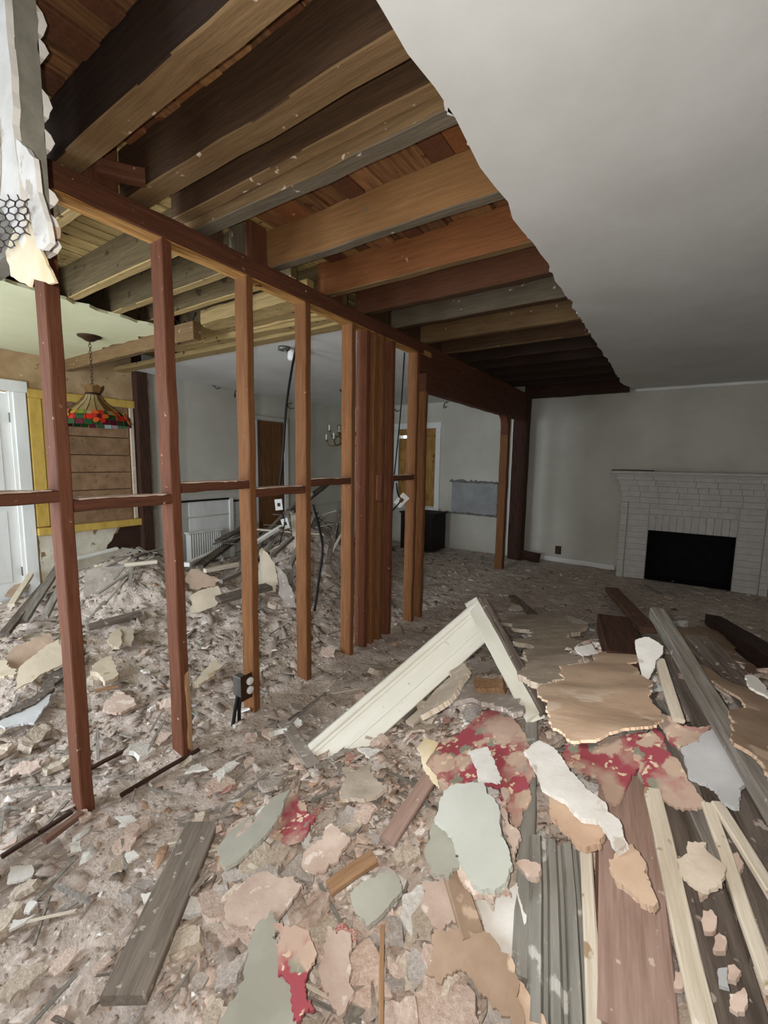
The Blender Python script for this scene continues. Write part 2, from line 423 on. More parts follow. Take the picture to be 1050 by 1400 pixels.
def lathe(name, prof, loc, mat, parent=None, n=20, smooth=True):
    vs, fs = [], []
    for (r, z) in prof:
        for k in range(n):
            a = 2*math.pi*k/n; vs.append((r*math.cos(a), r*math.sin(a), z))
    for i in range(len(prof)-1):
        for k in range(n):
            l = (k+1) % n; fs.append((i*n+k, i*n+l, (i+1)*n+l, (i+1)*n+k))
    fs.append(tuple(range(n))[::-1]); fs.append(tuple(range((len(prof)-1)*n, len(prof)*n)))
    return link(name, mesh(name, vs, fs, smooth), mat, parent, Matrix.Translation(Vector(loc)))
def ragged_outline(pts, amp, step):
    out = []
    n = len(pts)
    for i in range(n):
        a, b = np.array(pts[i]), np.array(pts[(i+1) % n])
        d = b-a; L = np.linalg.norm(d)
        k = max(1, int(L/step)); nn = np.array([-d[1], d[0]])/(L+1e-9)
        for j in range(k):
            s = j/k
            o = 0 if j == 0 else rnd.gauss(0, amp)
            out.append(a+d*s+nn*o)
    return out
def torn_outline(pts, k, fine=.008):
    out = []
    def sub(a, b, dep):
        d = b-a; L = np.linalg.norm(d)
        if L < fine or dep > 6: return [a]
        m_ = (a+b)/2+np.array([-d[1], d[0]])*rnd.gauss(0, .085*k)
        return sub(a, m_, dep+1)+sub(m_, b, dep+1)
    for i in range(len(pts)):
        out += sub(np.array(pts[i], float), np.array(pts[(i+1) % len(pts)], float), 0)
    if fine < .05: out = [p+np.array([rnd.gauss(0, .0016), rnd.gauss(0, .0016)])*k for p in out]
    return out
def sheet(name, poly3, normal, thick, mat, parent=None, ragged=.004, step=.03, warp=.006, wscale=6, torn=0.0):
    """torn flat piece: outline in 3D (coplanar), thickness downwards along -normal"""
    poly3 = [np.array(p, float) for p in poly3]
    c = np.mean(poly3, 0); n = np.array(normal, float); n /= np.linalg.norm(n)
    e1 = poly3[1]-poly3[0]; e1 -= n*(e1@n); e1 /= np.linalg.norm(e1); e2 = np.cross(n, e1)
    o2 = [((p-c)@e1, (p-c)@e2) for p in poly3]
    area = sum(o2[i][0]*o2[(i+1) % len(o2)][1]-o2[(i+1) % len(o2)][0]*o2[i][1] for i in range(len(o2)))
    if area < 0: o2 = o2[::-1]
    o2 = torn_outline(o2, torn) if torn else ragged_outline(o2, ragged, step)
    bm = bmesh.new()
    vs = [bm.verts.new((p[0], p[1], 0)) for p in o2]
    f = bm.faces.new(vs)
    if warp:
        bmesh.ops.triangulate(bm, faces=[f])
        for _ in range(2):
            ed = [e for e in bm.edges if e.calc_length() > .09]
            if ed: bmesh.ops.subdivide_edges(bm, edges=ed, cuts=1, use_grid_fill=False)
            bmesh.ops.triangulate(bm, faces=bm.faces[:])
        sd = rnd.uniform(0, 99)
        for v in bm.verts:
            v.co.z += warp*mnoise.noise(Vector((v.co.x*wscale+sd, v.co.y*wscale, sd)))
    # thickness: copy and close the rim
    top = bm.faces[:]
    ret = bmesh.ops.extrude_face_region(bm, geom=top)
    nv = [g for g in ret['geom'] if isinstance(g, bmesh.types.BMVert)]
    for v in nv: v.co.z += thick
    bmesh.ops.recalc_face_normals(bm, faces=bm.faces[:])
    me = bpy.data.meshes.new(name); bm.to_mesh(me); bm.free()
    return link(name, me, mat, parent, frame(c-n*thick, e1, e2, n))
def slab(name, px, lift, thick, mat, label, cat, ragged=.004, tilt=(0, 0), warp=.006, group=None, maxl=.35, flat=1.0):
    """a torn piece lying on the rubble: outline seen in the photo, plane taken from the rubble under it"""
    hits = np.array([hit(*p) for p in px])
    cx, cy, cz = hits.mean(0)
    A = np.c_[hits[:, 0]-cx, hits[:, 1]-cy, np.ones(len(hits))]
    co = np.linalg.lstsq(A, hits[:, 2], rcond=None)[0]
    a, b, c0 = co[0]*flat+tilt[0], co[1]*flat+tilt[1], co[2]
    n = np.array([-a, -b, 1.0]); n /= np.linalg.norm(n)
    L = lift
    while True:
        p0 = np.array([cx, cy, c0+L]); pts = []
        for p in px:
            d = ray(*p); t = ((p0-CAM)@n)/(d@n); pts.append(CAM+t*d)
        q = np.array(pts); ctr = q.mean(0)
        if np.ptp(q, 0).max() > 2.2*np.ptp(hits, 0).max()+.1 or ((q-CAM)@FX).min() < .2:
            n = n*.5+np.array([0, 0, .5]); n /= np.linalg.norm(n); tilt = (0, 0)
            if n[2] > .999: break
            continue
        chk = np.vstack([q, (q+ctr)/2, ctr[None]])
        gap = (chk[:, 2]-thick-hz(chk[:, 0], chk[:, 1])).min()
        if gap > -.02 or L > maxl: break
        L += .01
    o = sheet(name, pts, n, thick, mat, None, ragged, .03, warp, 6, ragged/.005)
    return tag(o, label, cat, group)
def lean(name, px, thick, mat, label, cat, face=.6, ragged=.004, warp=.008, turn=0.0, lift=.03):
    """a sheet leaning on a heap: foot on the rubble at its lowest corner, turned up towards the open room"""
    foot = max(px, key=lambda p: p[1])
    b = hit(*foot, lift)
    n = CAM-b; n[2] = 0; n /= np.linalg.norm(n)
    c_, s_ = math.cos(turn), math.sin(turn); n = np.array([n[0]*c_-n[1]*s_, n[0]*s_+n[1]*c_, 0])
    n = face*n+np.array([0, 0, 1-face]); n /= np.linalg.norm(n)
    pts = []
    for p in px:
        d = ray(*p); t = ((b-CAM)@n)/(d@n); pts.append(CAM+t*d)
    return tag(sheet(name, pts, n, thick, mat, None, ragged, .03, warp, 6, ragged/.005), label, cat)
def board(name, p0, p1, w, t, mat, label, cat, l0=.03, l1=None, roll=0.0, profile=None, group=None, fixed=False, ragged=0.0, bow=0.0):
    """timber lying on the rubble between two pixels; l0, l1 = height of each end above the rubble"""
    l1 = l0 if l1 is None else l1
    add = 0
    while True:
        a, b = hit(*p0, l0+add), hit(*p1, l1+add)
        s = np.linspace(.05, .95, 9)[:, None]; q = a*(1-s)+b*s
        gap = (q[:, 2]-t*.5-hz(q[:, 0], q[:, 1])).min()
        if fixed or gap > -.03 or add > .25: break
        add += .01
    ax = (b-a)/np.linalg.norm(b-a)
    up = np.array([0, 0, 1.0]); up -= ax*(up@ax); up /= np.linalg.norm(up)
    sd = np.cross(ax, up)
    up = up*math.cos(roll)+sd*math.sin(roll)
    o = lumber(name, a, b, w, t, up, mat, None, .002, None, profile, bow, ragged)
    return tag(o, label, cat, group)

# ================================================================== THE SETTING
X1, Y0 = 3.2, -2.5
box('floor', (WL-.15, Y0-.15, -.12), (X1+.15, YF+.15, -.02), M['gap'], None, 0)
floor = bpy.data.objects['floor']
tag(floor, 'dusty timber floor under the demolition rubble', 'floor', kind='structure')
# floor boards beside the bare studs, running along the partition; dark joints between them
x = -3.0
while x < -.75:
    wd = rnd.uniform(.085, .12)
    if x < -1.96 < x+wd: wd = -1.965-x                     # open slot where the sole plate was
    if -1.97 < x < -1.83: x = -1.825; continue
    y = -1.2+rnd.uniform(-.4, 0)
    while y < 2.6:
        ln = rnd.uniform(.9, 1.9)
        box('floor_board', (x, y, -.02), (x+wd-.008, min(y+ln, 2.7)-.006, rnd.uniform(.018, .034)), M['floor'], floor, .003)
        y += ln
    x += wd
# left wall: stripped tan part with door and boarded window, then the white dining part
wl = wall('wall_left', 'x', WL-.14, WL, Y0, 2.66, 0, 2.66, [(.70, 1.55, -.01, 2.04), (1.74, 2.62, .70, 2.0)], M['wall_tan'])
tag(wl, 'stripped tan wall of the room with the stained glass lamp', 'wall', kind='structure')
wl2 = wall('wall_dining', 'x', WL-.14, WL, 2.80, YF+.15, 0, 2.66, [], M['wall_white'])
tag(wl2, 'grey white wall behind the bare studs with the brown door', 'wall', kind='structure')
# wainscot under the window: mottled cream plaster skin with a broken corner
sheet('plaster_skin', [(WL+.012, 1.66, .02), (WL+.012, 2.64, .02), (WL+.012, 2.64, .34), (WL+.012, 2.28, .40), (WL+.012, 2.42, .64), (WL+.012, 1.66, .65)],
      (1, 0, 0), .012, M['wall_mottled'], wl, .006, .04, 0)
wb = wall('wall_back', 'y', YF, YF+.15, WL, X1, 0, 2.66, [(-4.10, -3.37, .68, 2.0)], M['wall_white'])
tag(wb, 'off white wall behind the fireplace and the arched opening', 'wall', kind='structure')
wr = wall('wall_right', 'x', X1, X1+.12, Y0, YF+.15, 0, 2.66, [], M['wall_white'])
tag(wr, 'plain off white side wall of the fireplace room', 'wall', kind='structure')
wk = wall('wall_side_room', 'y', -1.15, -1.0, WL, P-.06, 0, 2.43, [(-4.98, -4.12, .85, 2.15), (-3.2, -2.3, 0, 2.08)], M['wall_tan'])
tag(wk, 'tan near wall of the lamp room with window and door openings', 'wall', kind='structure')
wn = wall('wall_near', 'y', Y0-.12, Y0, WL, X1, 0, 2.66, [(-.25, 2.05, .7, 2.3)], M['wall_white'])  # window opening made up to hold the fill lamp
tag(wn, 'off white near wall with an added opening for the fill lamp', 'wall', kind='structure')
# ceilings
def ragged_ceiling(name, corners, z, thick, mat, label, amp=.012, step=.05):
    o = sheet(name, [(p[0], p[1], z) for p in corners], (0, 0, -1), thick, mat, None, amp, step, 0)
    return tag(o, label, 'ceiling', kind='structure')
def edge_x(y0, y1, x, n=40, amp=.012):
    return [(x+rnd.gauss(0, amp), y0+(y1-y0)*i/n) for i in range(n+1)]
edge = edge_x(Y0, 5.95, -.608, 70, .007)+[(-.60, 6.2), (-.55, 6.42), (-.52, YF)]
cm = sheet('ceiling', [(p[0], p[1], H-.022) for p in edge+[(X1, YF), (X1, Y0)]], (0, 0, -1), .022, M['ceil'], None, 0, 9, 0)
tag(cm, 'white plaster ceiling broken off along the exposed joists', 'ceiling', kind='structure')
# crumbled white rim along the broken edge
for i in range(34):
    y = rnd.uniform(.0, 6.0)
    s = rnd.uniform(.002, .010)
    a = sheet('torn_edge', [(-.61-s, y, H-.02), (-.60-.3*s, y+.03+s, H-.02), (-.595, y+.10, H-.02), (-.595, y-.04, H-.02)], (0, 0, -1), .018, M['ceil'], cm, .003, .02, 0)
cy = sheet('ceiling_left', [(WL, Y0, H-.02), (-3.3, Y0, H-.02), (-3.26, .6, H-.02), (-3.30, 1.2, H-.02), (-3.36, 1.55, H-.02), (-3.38, 1.96, H-.02), (-4.0, 1.98, H-.02), (-4.4, 1.96, H-.02), (-4.9, 2.2, H-.02), (WL, 2.05, H-.02)],
           (0, 0, -1), .02, M['ceil_yellow'], None, .012, .06, 0)
tag(cy, 'pale yellow painted ceiling left above the stained glass lamp', 'ceiling', kind='structure')
cw = sheet('ceiling_dining', [(WL, 2.62, H-.02), (-4.2, 2.60, H-.02), (-3.2, 2.62, H-.02), (-2.0, 2.58, H-.02), (P-.05, 2.6, H-.02), (P-.05, YF, H-.02), (WL, YF, H-.02)],
           (0, 0, -1), .02, M['ceil'], None, .01, .06, 0)
tag(cw, 'white plaster ceiling of the dining room beyond the studs', 'ceiling', kind='structure')
# joists and the boards above them
fr = empty('ceiling_framing', (P, 3, H), 'exposed brown ceiling joists under old subfloor boards', 'ceiling framing', kind='structure')
JO = [(-.12, .06, 0, 'j_shade', 'j_dark'), (.30, .06, 0, 'j_shade', 'j_dark'), (.705, .085, 0, 'j_shade', 'j_brown'), (.955, .085, 0, 'j_dark', 'j_brown'), (1.17, .05, .035, 'j_dark', 'j_brown'), (1.235, .07, 0, 'j_brown', 'j_grey'),
      (1.68, .055, 0, 'j_tan', 'j_grey'), (2.115, .055, 0, 'j_orange', 'j_brown'), (2.50, .055, 0, 'j_red', 'j_dark'), (2.90, .055, 0, 'j_grey', 'j_dark'), (3.36, .055, 0, 'j_brown', 'j_brown'), (3.77, .055, 0, 'j_dark', 'j_brown'), (4.17, .055, 0, 'j_shade', 'j_dark'),
      (4.58, .055, 0, 'j_shade', 'j_shade'), (4.99, .055, 0, 'j_shade', 'j_shade'), (5.4, .055, 0, 'j_shade', 'j_shade'), (5.8, .055, 0, 'j_shade', 'j_shade')]  # farthest joists near-black, shade of the deep cavity painted in
JT = 2.635
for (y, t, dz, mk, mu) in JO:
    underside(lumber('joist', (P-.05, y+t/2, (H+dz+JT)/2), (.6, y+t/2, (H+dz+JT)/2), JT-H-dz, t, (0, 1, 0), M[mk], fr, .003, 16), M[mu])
LJ = [(.45, .05, 0), (.86, .05, 0), (1.285, .055, .0), (1.57, .055, .0), (1.86, .05, .03), (2.12, .05, .05), (2.32, .05, .02)]
for (y, t, dz) in LJ:
    underside(lumber('joist', (WL, y+t/2, (H+dz+JT)/2), (P-.02, y+t/2, (H+dz+JT)/2), JT-H-dz, t, (0, 1, 0), M['j_yshade'], fr, .003, 18), M['j_yellow'])
# header of the removed cross wall and the plate behind it
lumber('cross_beam', (WL, 2.02, 2.375), (-3.05, 2.02, 2.385), .13, .06, (0, 1, 0), M['j_brown'], fr, .003, 14)
lumber('cross_beam', (-3.0, 2.05, 2.47), (P-.05, 2.05, 2.47), .10, .06, (0, 1, 0), M['j_yellow'], fr, .003, 14)
for (xa, xb, ya, yb, z) in [(-4.2, P-.06, 2.07, 2.19, 2.435), (-3.6, P-.06, 2.20, 2.31, 2.45), (-4.0, P-.06, 2.32, 2.45, 2.44)]:
    lumber('soffit_board', (xa, (ya+yb)/2, z), (xb, (ya+yb)/2+.01, z), yb-ya, .02, (0, 0, 1), M['j_yellow'], fr, .004, 20, ragged=.03)
lumber('cross_plate', (WL, 2.53, 2.415), (P-.05, 2.53, 2.415), .12, .045, (0, 0, 1), M['j_yellow'], fr, .003, 14)
lumber('cross_plate', (-3.4, 2.36, 2.43), (P-.05, 2.44, 2.43), .10, .045, (0, 0, 1), M['j_yellow'], fr, .003, 14)
x = WL
while x < .6:
    wd = rnd.uniform(.085, .125)
    lf = x < P
    box('subfloor_board', (x, Y0, JT), (x+wd-(.014 if lf else .005), YF, JT+.02+rnd.uniform(0, .004)), M['sub_left' if lf else 'sub'], fr, .002)
    x += wd
# short cross pieces of differing colour that show between the joists
for (ya, yb) in [(1.31, 1.67), (.80, .95), (1.05, 1.16), (1.74, 2.11), (.37, .70)]:
    x = P+.06
    while x < -.55:
        wd = rnd.uniform(.07, .14)
        if rnd.random() < .8:
            box('subfloor_patch', (x, ya, JT-.012-rnd.uniform(0, .012)), (x+wd-.004, yb, JT-.002), M[rnd.choice(['sub', 'sub', 'j_orange', 'j_tan', 'j_red'])], fr, .002)
        x += wd
roof = box('ceiling_above', (WL-.2, Y0-.2, 2.665), (X1+.2, YF+.2, 2.75), M['gap'], None, 0)
tag(roof, 'dark floor deck above the exposed joists', 'ceiling', kind='structure')
# blocking on the plate and the ledger along the back wall
for (ya, yb, mk) in [(.80, .93, 'plate'), (1.32, 1.40, 'j_dark'), (1.46, 1.53, 'j_grey'), (1.56, 1.67, 'plate'), (2.18, 2.30, 'plate'), (2.57, 2.88, 'j_dark'), (2.97, 3.34, 'j_dark'), (3.43, 3.75, 'j_dark'), (3.84, 4.15, 'j_dark'), (4.24, 4.56, 'j_dark'), (4.65, 4.97, 'j_dark'), (5.06, 5.38, 'j_dark')]:
    lumber('blocking', (P-.02, (ya+yb)/2, H-.005), (P-.02, (ya+yb)/2, JT), yb-ya, .04, (1, 0, 0), M[mk], fr, .002, 2)
lumber('plate_block', (-1.80, .82, 2.465), (-1.72, .95, 2.465), .045, .05, (0, 0, 1), M['plate'], fr, .003, 3)
lumber('ledger', (P, 6.50, 2.50), (-.56, 6.50, 2.50), .26, .12, (0, 1, 0), M['dark_wood'], fr, .004, 14)

# ------------------------------------------------------------------ partition: plate, studs, fire blocks, header, post
pw = empty('wall_partition', (P, 2.5, 0), 'bare timber stud partition between the two rooms', 'wall', kind='structure')
lumber('top_plate', (P, .1, 2.355), (P, 3.45, 2.355), .09, .045, (0, 0, 1), M['plate_tan'], pw, .002, 30)
lumber('top_plate', (P, .1, 2.405), (P, 6.55, 2.405), .092, .048, (0, 0, 1), M['plate'], pw, .002, 44)
lumber('top_plate', (P, 3.46, 2.356), (P, 6.55, 2.356), .09, .05, (0, 0, 1), M['plate'], pw, .002, 24)
lumber('top_plate_strip', (P+.05, .55, 2.375), (P+.05, 3.3, 2.375), .018, .075, (0, 0, 1), M['plate'], pw, .002, 30)
ST = [(.235, 'stud', 0), (.668, 'stud', 0), (1.09, 'stud', 0), (1.511, 'stud_orange', 0), (1.924, 'stud_orange', 0), (2.365, 'stud_orange', 0), (2.53, 'stud', 0), (2.62, 'stud_orange', 0), (2.86, 'stud', 0), (3.235, 'stud_orange', 0)]
for k, (y, mk, _) in enumerate(ST):
    b0 = float(hz(P, y))-.012
    lumber('stud', (P, y, b0), (P+rnd.uniform(-.004, .004), y+rnd.uniform(-.004, .004), 2.335), .09, .045, (0, 1, 0), M[mk], pw, .0018, 16, ragged=.012)
lumber('stud', (P+.005, 2.72, .01), (P+.005, 2.72, 1.13), .085, .045, (0, 1, 0), M['stud_orange'], pw, .003, 10, ragged=.01)
lumber('stud', (P+.005, 2.72, 1.34), (P+.005, 2.72, 2.335), .085, .045, (0, 1, 0), M['stud_orange'], pw, .003, 10, ragged=.015)
lumber('stud', (P-.01, 2.77, .02), (P-.01, 2.77, 2.335), .06, .04, (0, 1, 0), M['stud'], pw, .003, 20)
lumber('trimmer_stud', (P, 3.40, .0), (P, 3.40, 2.04), .09, .045, (0, 1, 0), M['stud_orange'], pw, .003, 20)
# torn bright wood at the foot of the second stud
lumber('split_wood', (P+.048, 1.105, .05), (P+.046, 1.10, .42), .022, .012, (1, 0, 0), M['w_orange'], pw, .003, 6, ragged=.03)
for (ya, yb, z) in [(.26, .645, 1.285), (.69, 1.067, 1.25), (1.113, 1.488, 1.298), (1.534, 1.90, 1.255), (1.947, 2.342, 1.295), (2.885, 3.212, 1.30)]:
    lumber('fire_block', (P, ya, z), (P, yb, z+.004), .09, .042, (0, 0, 1), M['plate'], pw, .002, 6)
    # plaster dust heaped on the block
    sheet('plaster_dust', [(P-.03, ya+.02, z+.027), (P+.035, ya+.02, z+.027), (P+.04, yb-.02, z+.029), (P-.03, yb-.02, z+.029)], (0, 0, 1), .006, M['pl_pink'], pw, .006, .03, .004, 14)
# header over the arched opening, bracket and post
lumber('header_beam', (P, 3.26, 2.262), (P, 6.5, 2.262), .088, .14, (0, 0, 1), M['plate'], pw, .003, 24)
lumber('header_board', (P+.003, 3.38, 2.115), (P+.003, 6.5, 2.115), .085, .15, (0, 0, 1), M['plate'], pw, .003, 24)
pts = [(5.72, 2.045), (5.36, 2.045)]
for i in range(9):
    a = math.pi/2*i/8
    pts.append((5.50+.12*math.sin(a)-.02, 2.045-.16+.16*math.cos(a)))
pts += [(5.60, 1.80), (5.72, 1.80)]
sheet('arch_bracket', [(P+.045, y, z) for y, z in pts], (1, 0, 0), .09, M['plate'], pw, 0, 9, 0)
lumber('arch_post', (P, 5.665, .01), (P, 5.665, 2.06), .10, .11, (0, 1, 0), M['stud_orange'], pw, .003, 20)
lumber('end_post', (P-.03, 6.48, .0), (P-.03, 6.48, 2.40), .20, .17, (0, 1, 0), M['dark_wood'], pw, .003, 20)
lumber('plaster_bead', (P-.135, 6.385, .05), (P-.135, 6.385, 2.33), .014, .012, (0, 1, 0), M['white_paint'], pw, .002, 16)

# torn stub of wall hanging from the ceiling beside the first stud
wf = empty('wall_stub', (-1.45, .46, 1.9), 'torn stub of plaster wall with wire lath hanging from the ceiling', 'wall', kind='structure')
def px_y(px, y): return [on(u, v, 'y', y) for u, v in px]
def px_x(px, x): return [on(u, v, 'x', x) for u, v in px]
XE = -1.335
# core (grey brown coat), seen at its cut end
core = multi('plaster_core', [((-1.83, .446, 1.95), (XE, .494, 2.62))], material('grey_plaster_core', S(122, 118, 106), S(146, 141, 128), 12, (1, 1, 1), .95, .3, None, 0), wf)
# white finish on the front face, ragged lower edge and strips standing proud of the cut end
def front(name, pts, y, t, mat, amp=.004):
    return sheet(name, [(a, y, b) for a, b in pts], (0, -1, 0), t, mat, wf, amp, .03, .003)
front('finish_coat', [(-1.83, 2.62), (XE+.004, 2.62), (XE-.004, 2.5), (XE+.006, 2.3), (XE-.006, 2.2), (XE+.008, 2.1), (XE+.014, 2.02), (XE+.02, 1.955), (XE-.01, 1.93), (XE-.03, 1.97), (-1.47, 2.06), (-1.6, 2.1), (-1.83, 2.05)], .432, .014, M['pl_white'])
front('finish_coat', [(-1.83, 2.62), (-1.43, 2.62), (-1.44, 2.3), (-1.425, 2.2), (-1.435, 2.12), (-1.47, 2.06), (-1.6, 2.1), (-1.83, 2.05)], .424, .008, M['pl_white'])
for (z, s) in [(2.46, .03), (2.40, .02), (2.28, .03), (2.20, .022), (2.07, .018), (2.0, .03), (1.96, .02)]:
    sheet('plaster_key', [(XE, .494, z-s), (XE, .494, z+s), (XE, .494+.012, z+s*.7), (XE, .494+.02, z), (XE, .494+.010, z-s)], (1, 0, 0), .05, M['pl_white'], wf, .002, .012, 0)
sheet('torn_paper', px_y([(8, 345), (20, 312), (38, 300), (52, 338), (60, 352), (76, 386), (66, 388), (55, 384), (42, 380), (40, 392), (28, 386), (16, 378), (18, 370), (10, 356)], .437), (0, -1, 0), .006, M['paper_cream'], wf, .002, .02, .004)
sheet('hanging_strip', px_y([(22, 190), (46, 215), (52, 262), (64, 302), (69, 331), (60, 341), (52, 340), (46, 318), (38, 275), (26, 235)], .425), (0, -1, 0), .010, M['pl_white'], wf, .002, .02, .003)
sheet('paper_flap', px_x([(66, 308), (82, 311), (82, 326), (76, 326), (66, 318)], XE+.012), (1, 0, 0), .01, M['paper_tan'], wf, .001, .02, 0)
# wire lath: hexagonal netting in front of the torn face
def netting():
    segs = []
    hx, hh = 13.0, 9.0                                   # cell of the net, measured in the photo
    region = lambda u, v: v > 262+abs(u-24)*.35 and v < 352-u*.75 and u < 44
    for i in range(-6, 8):
        for j in range(0, 14):
            cu, cv = i*hx+(hx/2 if j % 2 else 0), 258+j*hh
            a, b, c_, d_ = (cu-hx/2, cv), (cu, cv-hh/2.6), (cu+hx/2, cv), (cu+hx/2, cv+hh*.62)
            for p_, q_ in ((a, b), (b, c_), (c_, d_)):
                if all(region(*t) for t in (p_, q_)): segs.append((p_, q_))
    vs, fs = [], []
    for a, b in segs:
        w_ = lambda t: .408+.010*math.sin(t[0]*.25+t[1]*.17)
        A, B = on(a[0]+2*math.sin(a[1]*.3), a[1], 'y', w_(a)), on(b[0]+2*math.sin(b[1]*.3), b[1], 'y', w_(b))
        d = (B-A)/(np.linalg.norm(B-A)+1e-9); n1 = np.cross(d, [0, 1, 0]); n1 /= np.linalg.norm(n1)+1e-9; n2 = np.cross(d, n1)
        k = len(vs); r = .0016
        for Q in (A-d*r, B+d*r):
            for s_ in range(4):
                an = s_*math.pi/2; vs.append(Q+r*(math.cos(an)*n1+math.sin(an)*n2))
        for s_ in range(4):
            t = (s_+1) % 4; fs.append((k+s_, k+t, k+4+t, k+4+s_))
    c0 = np.mean(vs, 0)
    return link('wire_lath', mesh('wire_lath', np.array(vs)-c0, fs), M['mesh_wire'], wf, Matrix.Translation(Vector(c0)))
netting()

# ------------------------------------------------------------------ door and window of the left wall
d1 = empty('door_1', (WL, 1.1, 0), 'white door with white casing beside the yellow window frame', 'door', kind='structure')
box('door_leaf', (WL-.06, .72, .01), (WL-.025, 1.515, 2.02), M['white_paint'], d1, .003)
for (z0, z1) in [(.2, .9), (1.05, 1.85)]:
    for (ya, yb) in [(.80, 1.07), (1.15, 1.44)]:
        box('door_panel', (WL-.03, ya, z0), (WL-.018, yb, z1), M['white_paint'], d1, .006)
box('door_jamb', (WL-.07, 1.515, 0), (WL+.004, 1.55, 2.04), M['white_paint'], d1, .003)
box('door_jamb', (WL-.07, .70, 0), (WL+.004, .72, 2.04), M['white_paint'], d1, .003)
box('casing', (WL+.002, 1.54, 0), (WL+.026, 1.645, 2.04), M['white_paint'], d1, .006)
box('casing', (WL+.002, .61, 0), (WL+.026, .71, 2.04), M['white_paint'], d1, .006)
box('head_casing', (WL+.002, .58, 2.04), (WL+.03, 1.66, 2.145), M['white_paint'], d1, .006)
for z in (.25, 1.0, 1.75): box('hinge', (WL-.02, 1.508, z), (WL+.002, 1.52, z+.09), M['metal'], d1, .002)
w1 = empty('window_1', (WL, 2.2, .7), 'window boarded with brown planks inside a mustard yellow frame', 'window', kind='structure')
zb = .70
for k, hgt in enumerate([.18, .19, .195, .19, .20, .18, .17]):
    box('plank', (WL-.05+.003*(k % 2), 1.76, zb+.003), (WL-.028+.003*(k % 2), 2.61, zb+hgt-.004), M['board'], w1, .004); zb += hgt
box('added_backing', (WL-.12, 1.74, .70), (WL-.06, 2.62, 2.0), M['dark_wood'], w1, 0)  # added backing, blocks sky light between the planks
box('casing', (WL+.002, 1.655, .72), (WL+.024, 1.765, 2.0), M['yellow_paint'], w1, .006)
box('casing', (WL-.05, 1.765, .72), (WL+.012, 1.785, 2.0), M['yellow_paint'], w1, .003)
box('casing', (WL+.002, 2.605, .72), (WL+.018, 2.65, 2.0), M['pl_beige'], w1, .006)
box('head_casing', (WL+.002, 1.655, 2.0), (WL+.026, 2.665, 2.085), M['yellow_paint'], w1, .006)
box('sill', (WL+.0, 1.65, .635), (WL+.055, 2.67, .712), M['yellow_paint'], w1, .006)
box('wall_filler', (WL-.14, 2.655, 0), (WL-.04, 2.805, 2.66), M['dark_wood'], wl, 0)
# dark corner post between the two rooms
cp = lumber('trim_1', (WL+.02, 2.73, 0), (WL+.02, 2.73, 2.44), .13, .13, (0, 1, 0), M['dark_wood'])
tag(cp, 'dark stained timber post at the end of the removed cross wall', 'post', kind='structure')
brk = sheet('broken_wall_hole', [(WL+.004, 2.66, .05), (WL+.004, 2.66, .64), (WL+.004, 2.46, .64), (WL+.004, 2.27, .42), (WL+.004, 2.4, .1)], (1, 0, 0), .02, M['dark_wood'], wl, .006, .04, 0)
crk = lumber('plaster_edge', (WL+.008, 2.83, .25), (WL+.008, 2.83, 2.36), .03, .03, (1, 0, 0), M['pl_grey'], wl2, .006, 40)

# dining wall: brown door, white panel, chair rail, wires
d2 = empty('door_2', (WL, 4.72, 0), 'plain brown door in the grey white dining wall', 'door', kind='structure')
box('door_leaf', (WL+.004, 4.45, .01), (WL+.03, 4.98, 2.02), M['door_brown'], d2, .003)
box('casing', (WL+.002, 4.985, 0), (WL+.035, 5.07, 2.03), M['white_paint'], d2, .004)
box('casing', (WL+.002, 4.37, 0), (WL+.035, 4.445, 2.03), M['white_paint'], d2, .004)
box('head_casing', (WL+.002, 4.37, 2.03), (WL+.035, 5.07, 2.09), M['wall_white'], d2, .004)
wp = empty('trim_2', (WL, 3.7, .4), 'white framed panel low on the dining wall beside the radiator', 'panel', kind='structure')
box('panel', (WL+.002, 3.30, .02), (WL+.014, 3.95, .86), M['white_paint'], wp, .003)
box('stile', (WL+.002, 3.92, .02), (WL+.035, 3.985, .88), M['white_paint'], wp, .004)
box('rail', (WL+.002, 2.95, .86), (WL+.035, 3.92, .885), M['black_wood'], wp, .004)
box('chair_rail', (WL+.002, 2.95, .64), (WL+.016, 6.55, .665), M['wall_white'], wl2, .004)
box('chair_rail', (WL+.002, 3.99, .82), (WL+.02, 4.36, .845), M['black_wood'], wl2, .004)
for (u, v, pl) in [(320, 540, 'L'), (390, 555, 'L'), (290, 527, 'L'), (607, 555, 'B'), (540, 560, 'B')]:
    b0 = on(u, v, 'x', WL) if pl == 'L' else on(u, v, 'y', YF)
    nrm = np.array([1, 0, 0]) if pl == 'L' else np.array([0, -1, 0]); sd = np.array([0, 1, 0]) if pl == 'L' else np.array([1, 0, 0])
    e = empty('wall_wires', tuple(b0), {320: 'short dark wires poking from the dining wall under the ceiling', 390: 'dark wire stub above the brown door', 290: 'tiny hook of wire at the dining ceiling edge', 607: 'curled black wires on the wall above the recessed panel', 540: 'short black wire stub above the boarded dining window'}[u], 'wires')
    for k in range(2):
        a = rnd.uniform(-.5, 1)
        tube('wire', [b0-nrm*.005, b0+nrm*.03+sd*.02*a, b0+nrm*.05+sd*(.07*a)+np.array([0, 0, .04*(1-2*k)]), b0+nrm*.06+sd*(.12*a+.03)+np.array([0, 0, .05-.07*k])], .006, M['black'], e, 5)

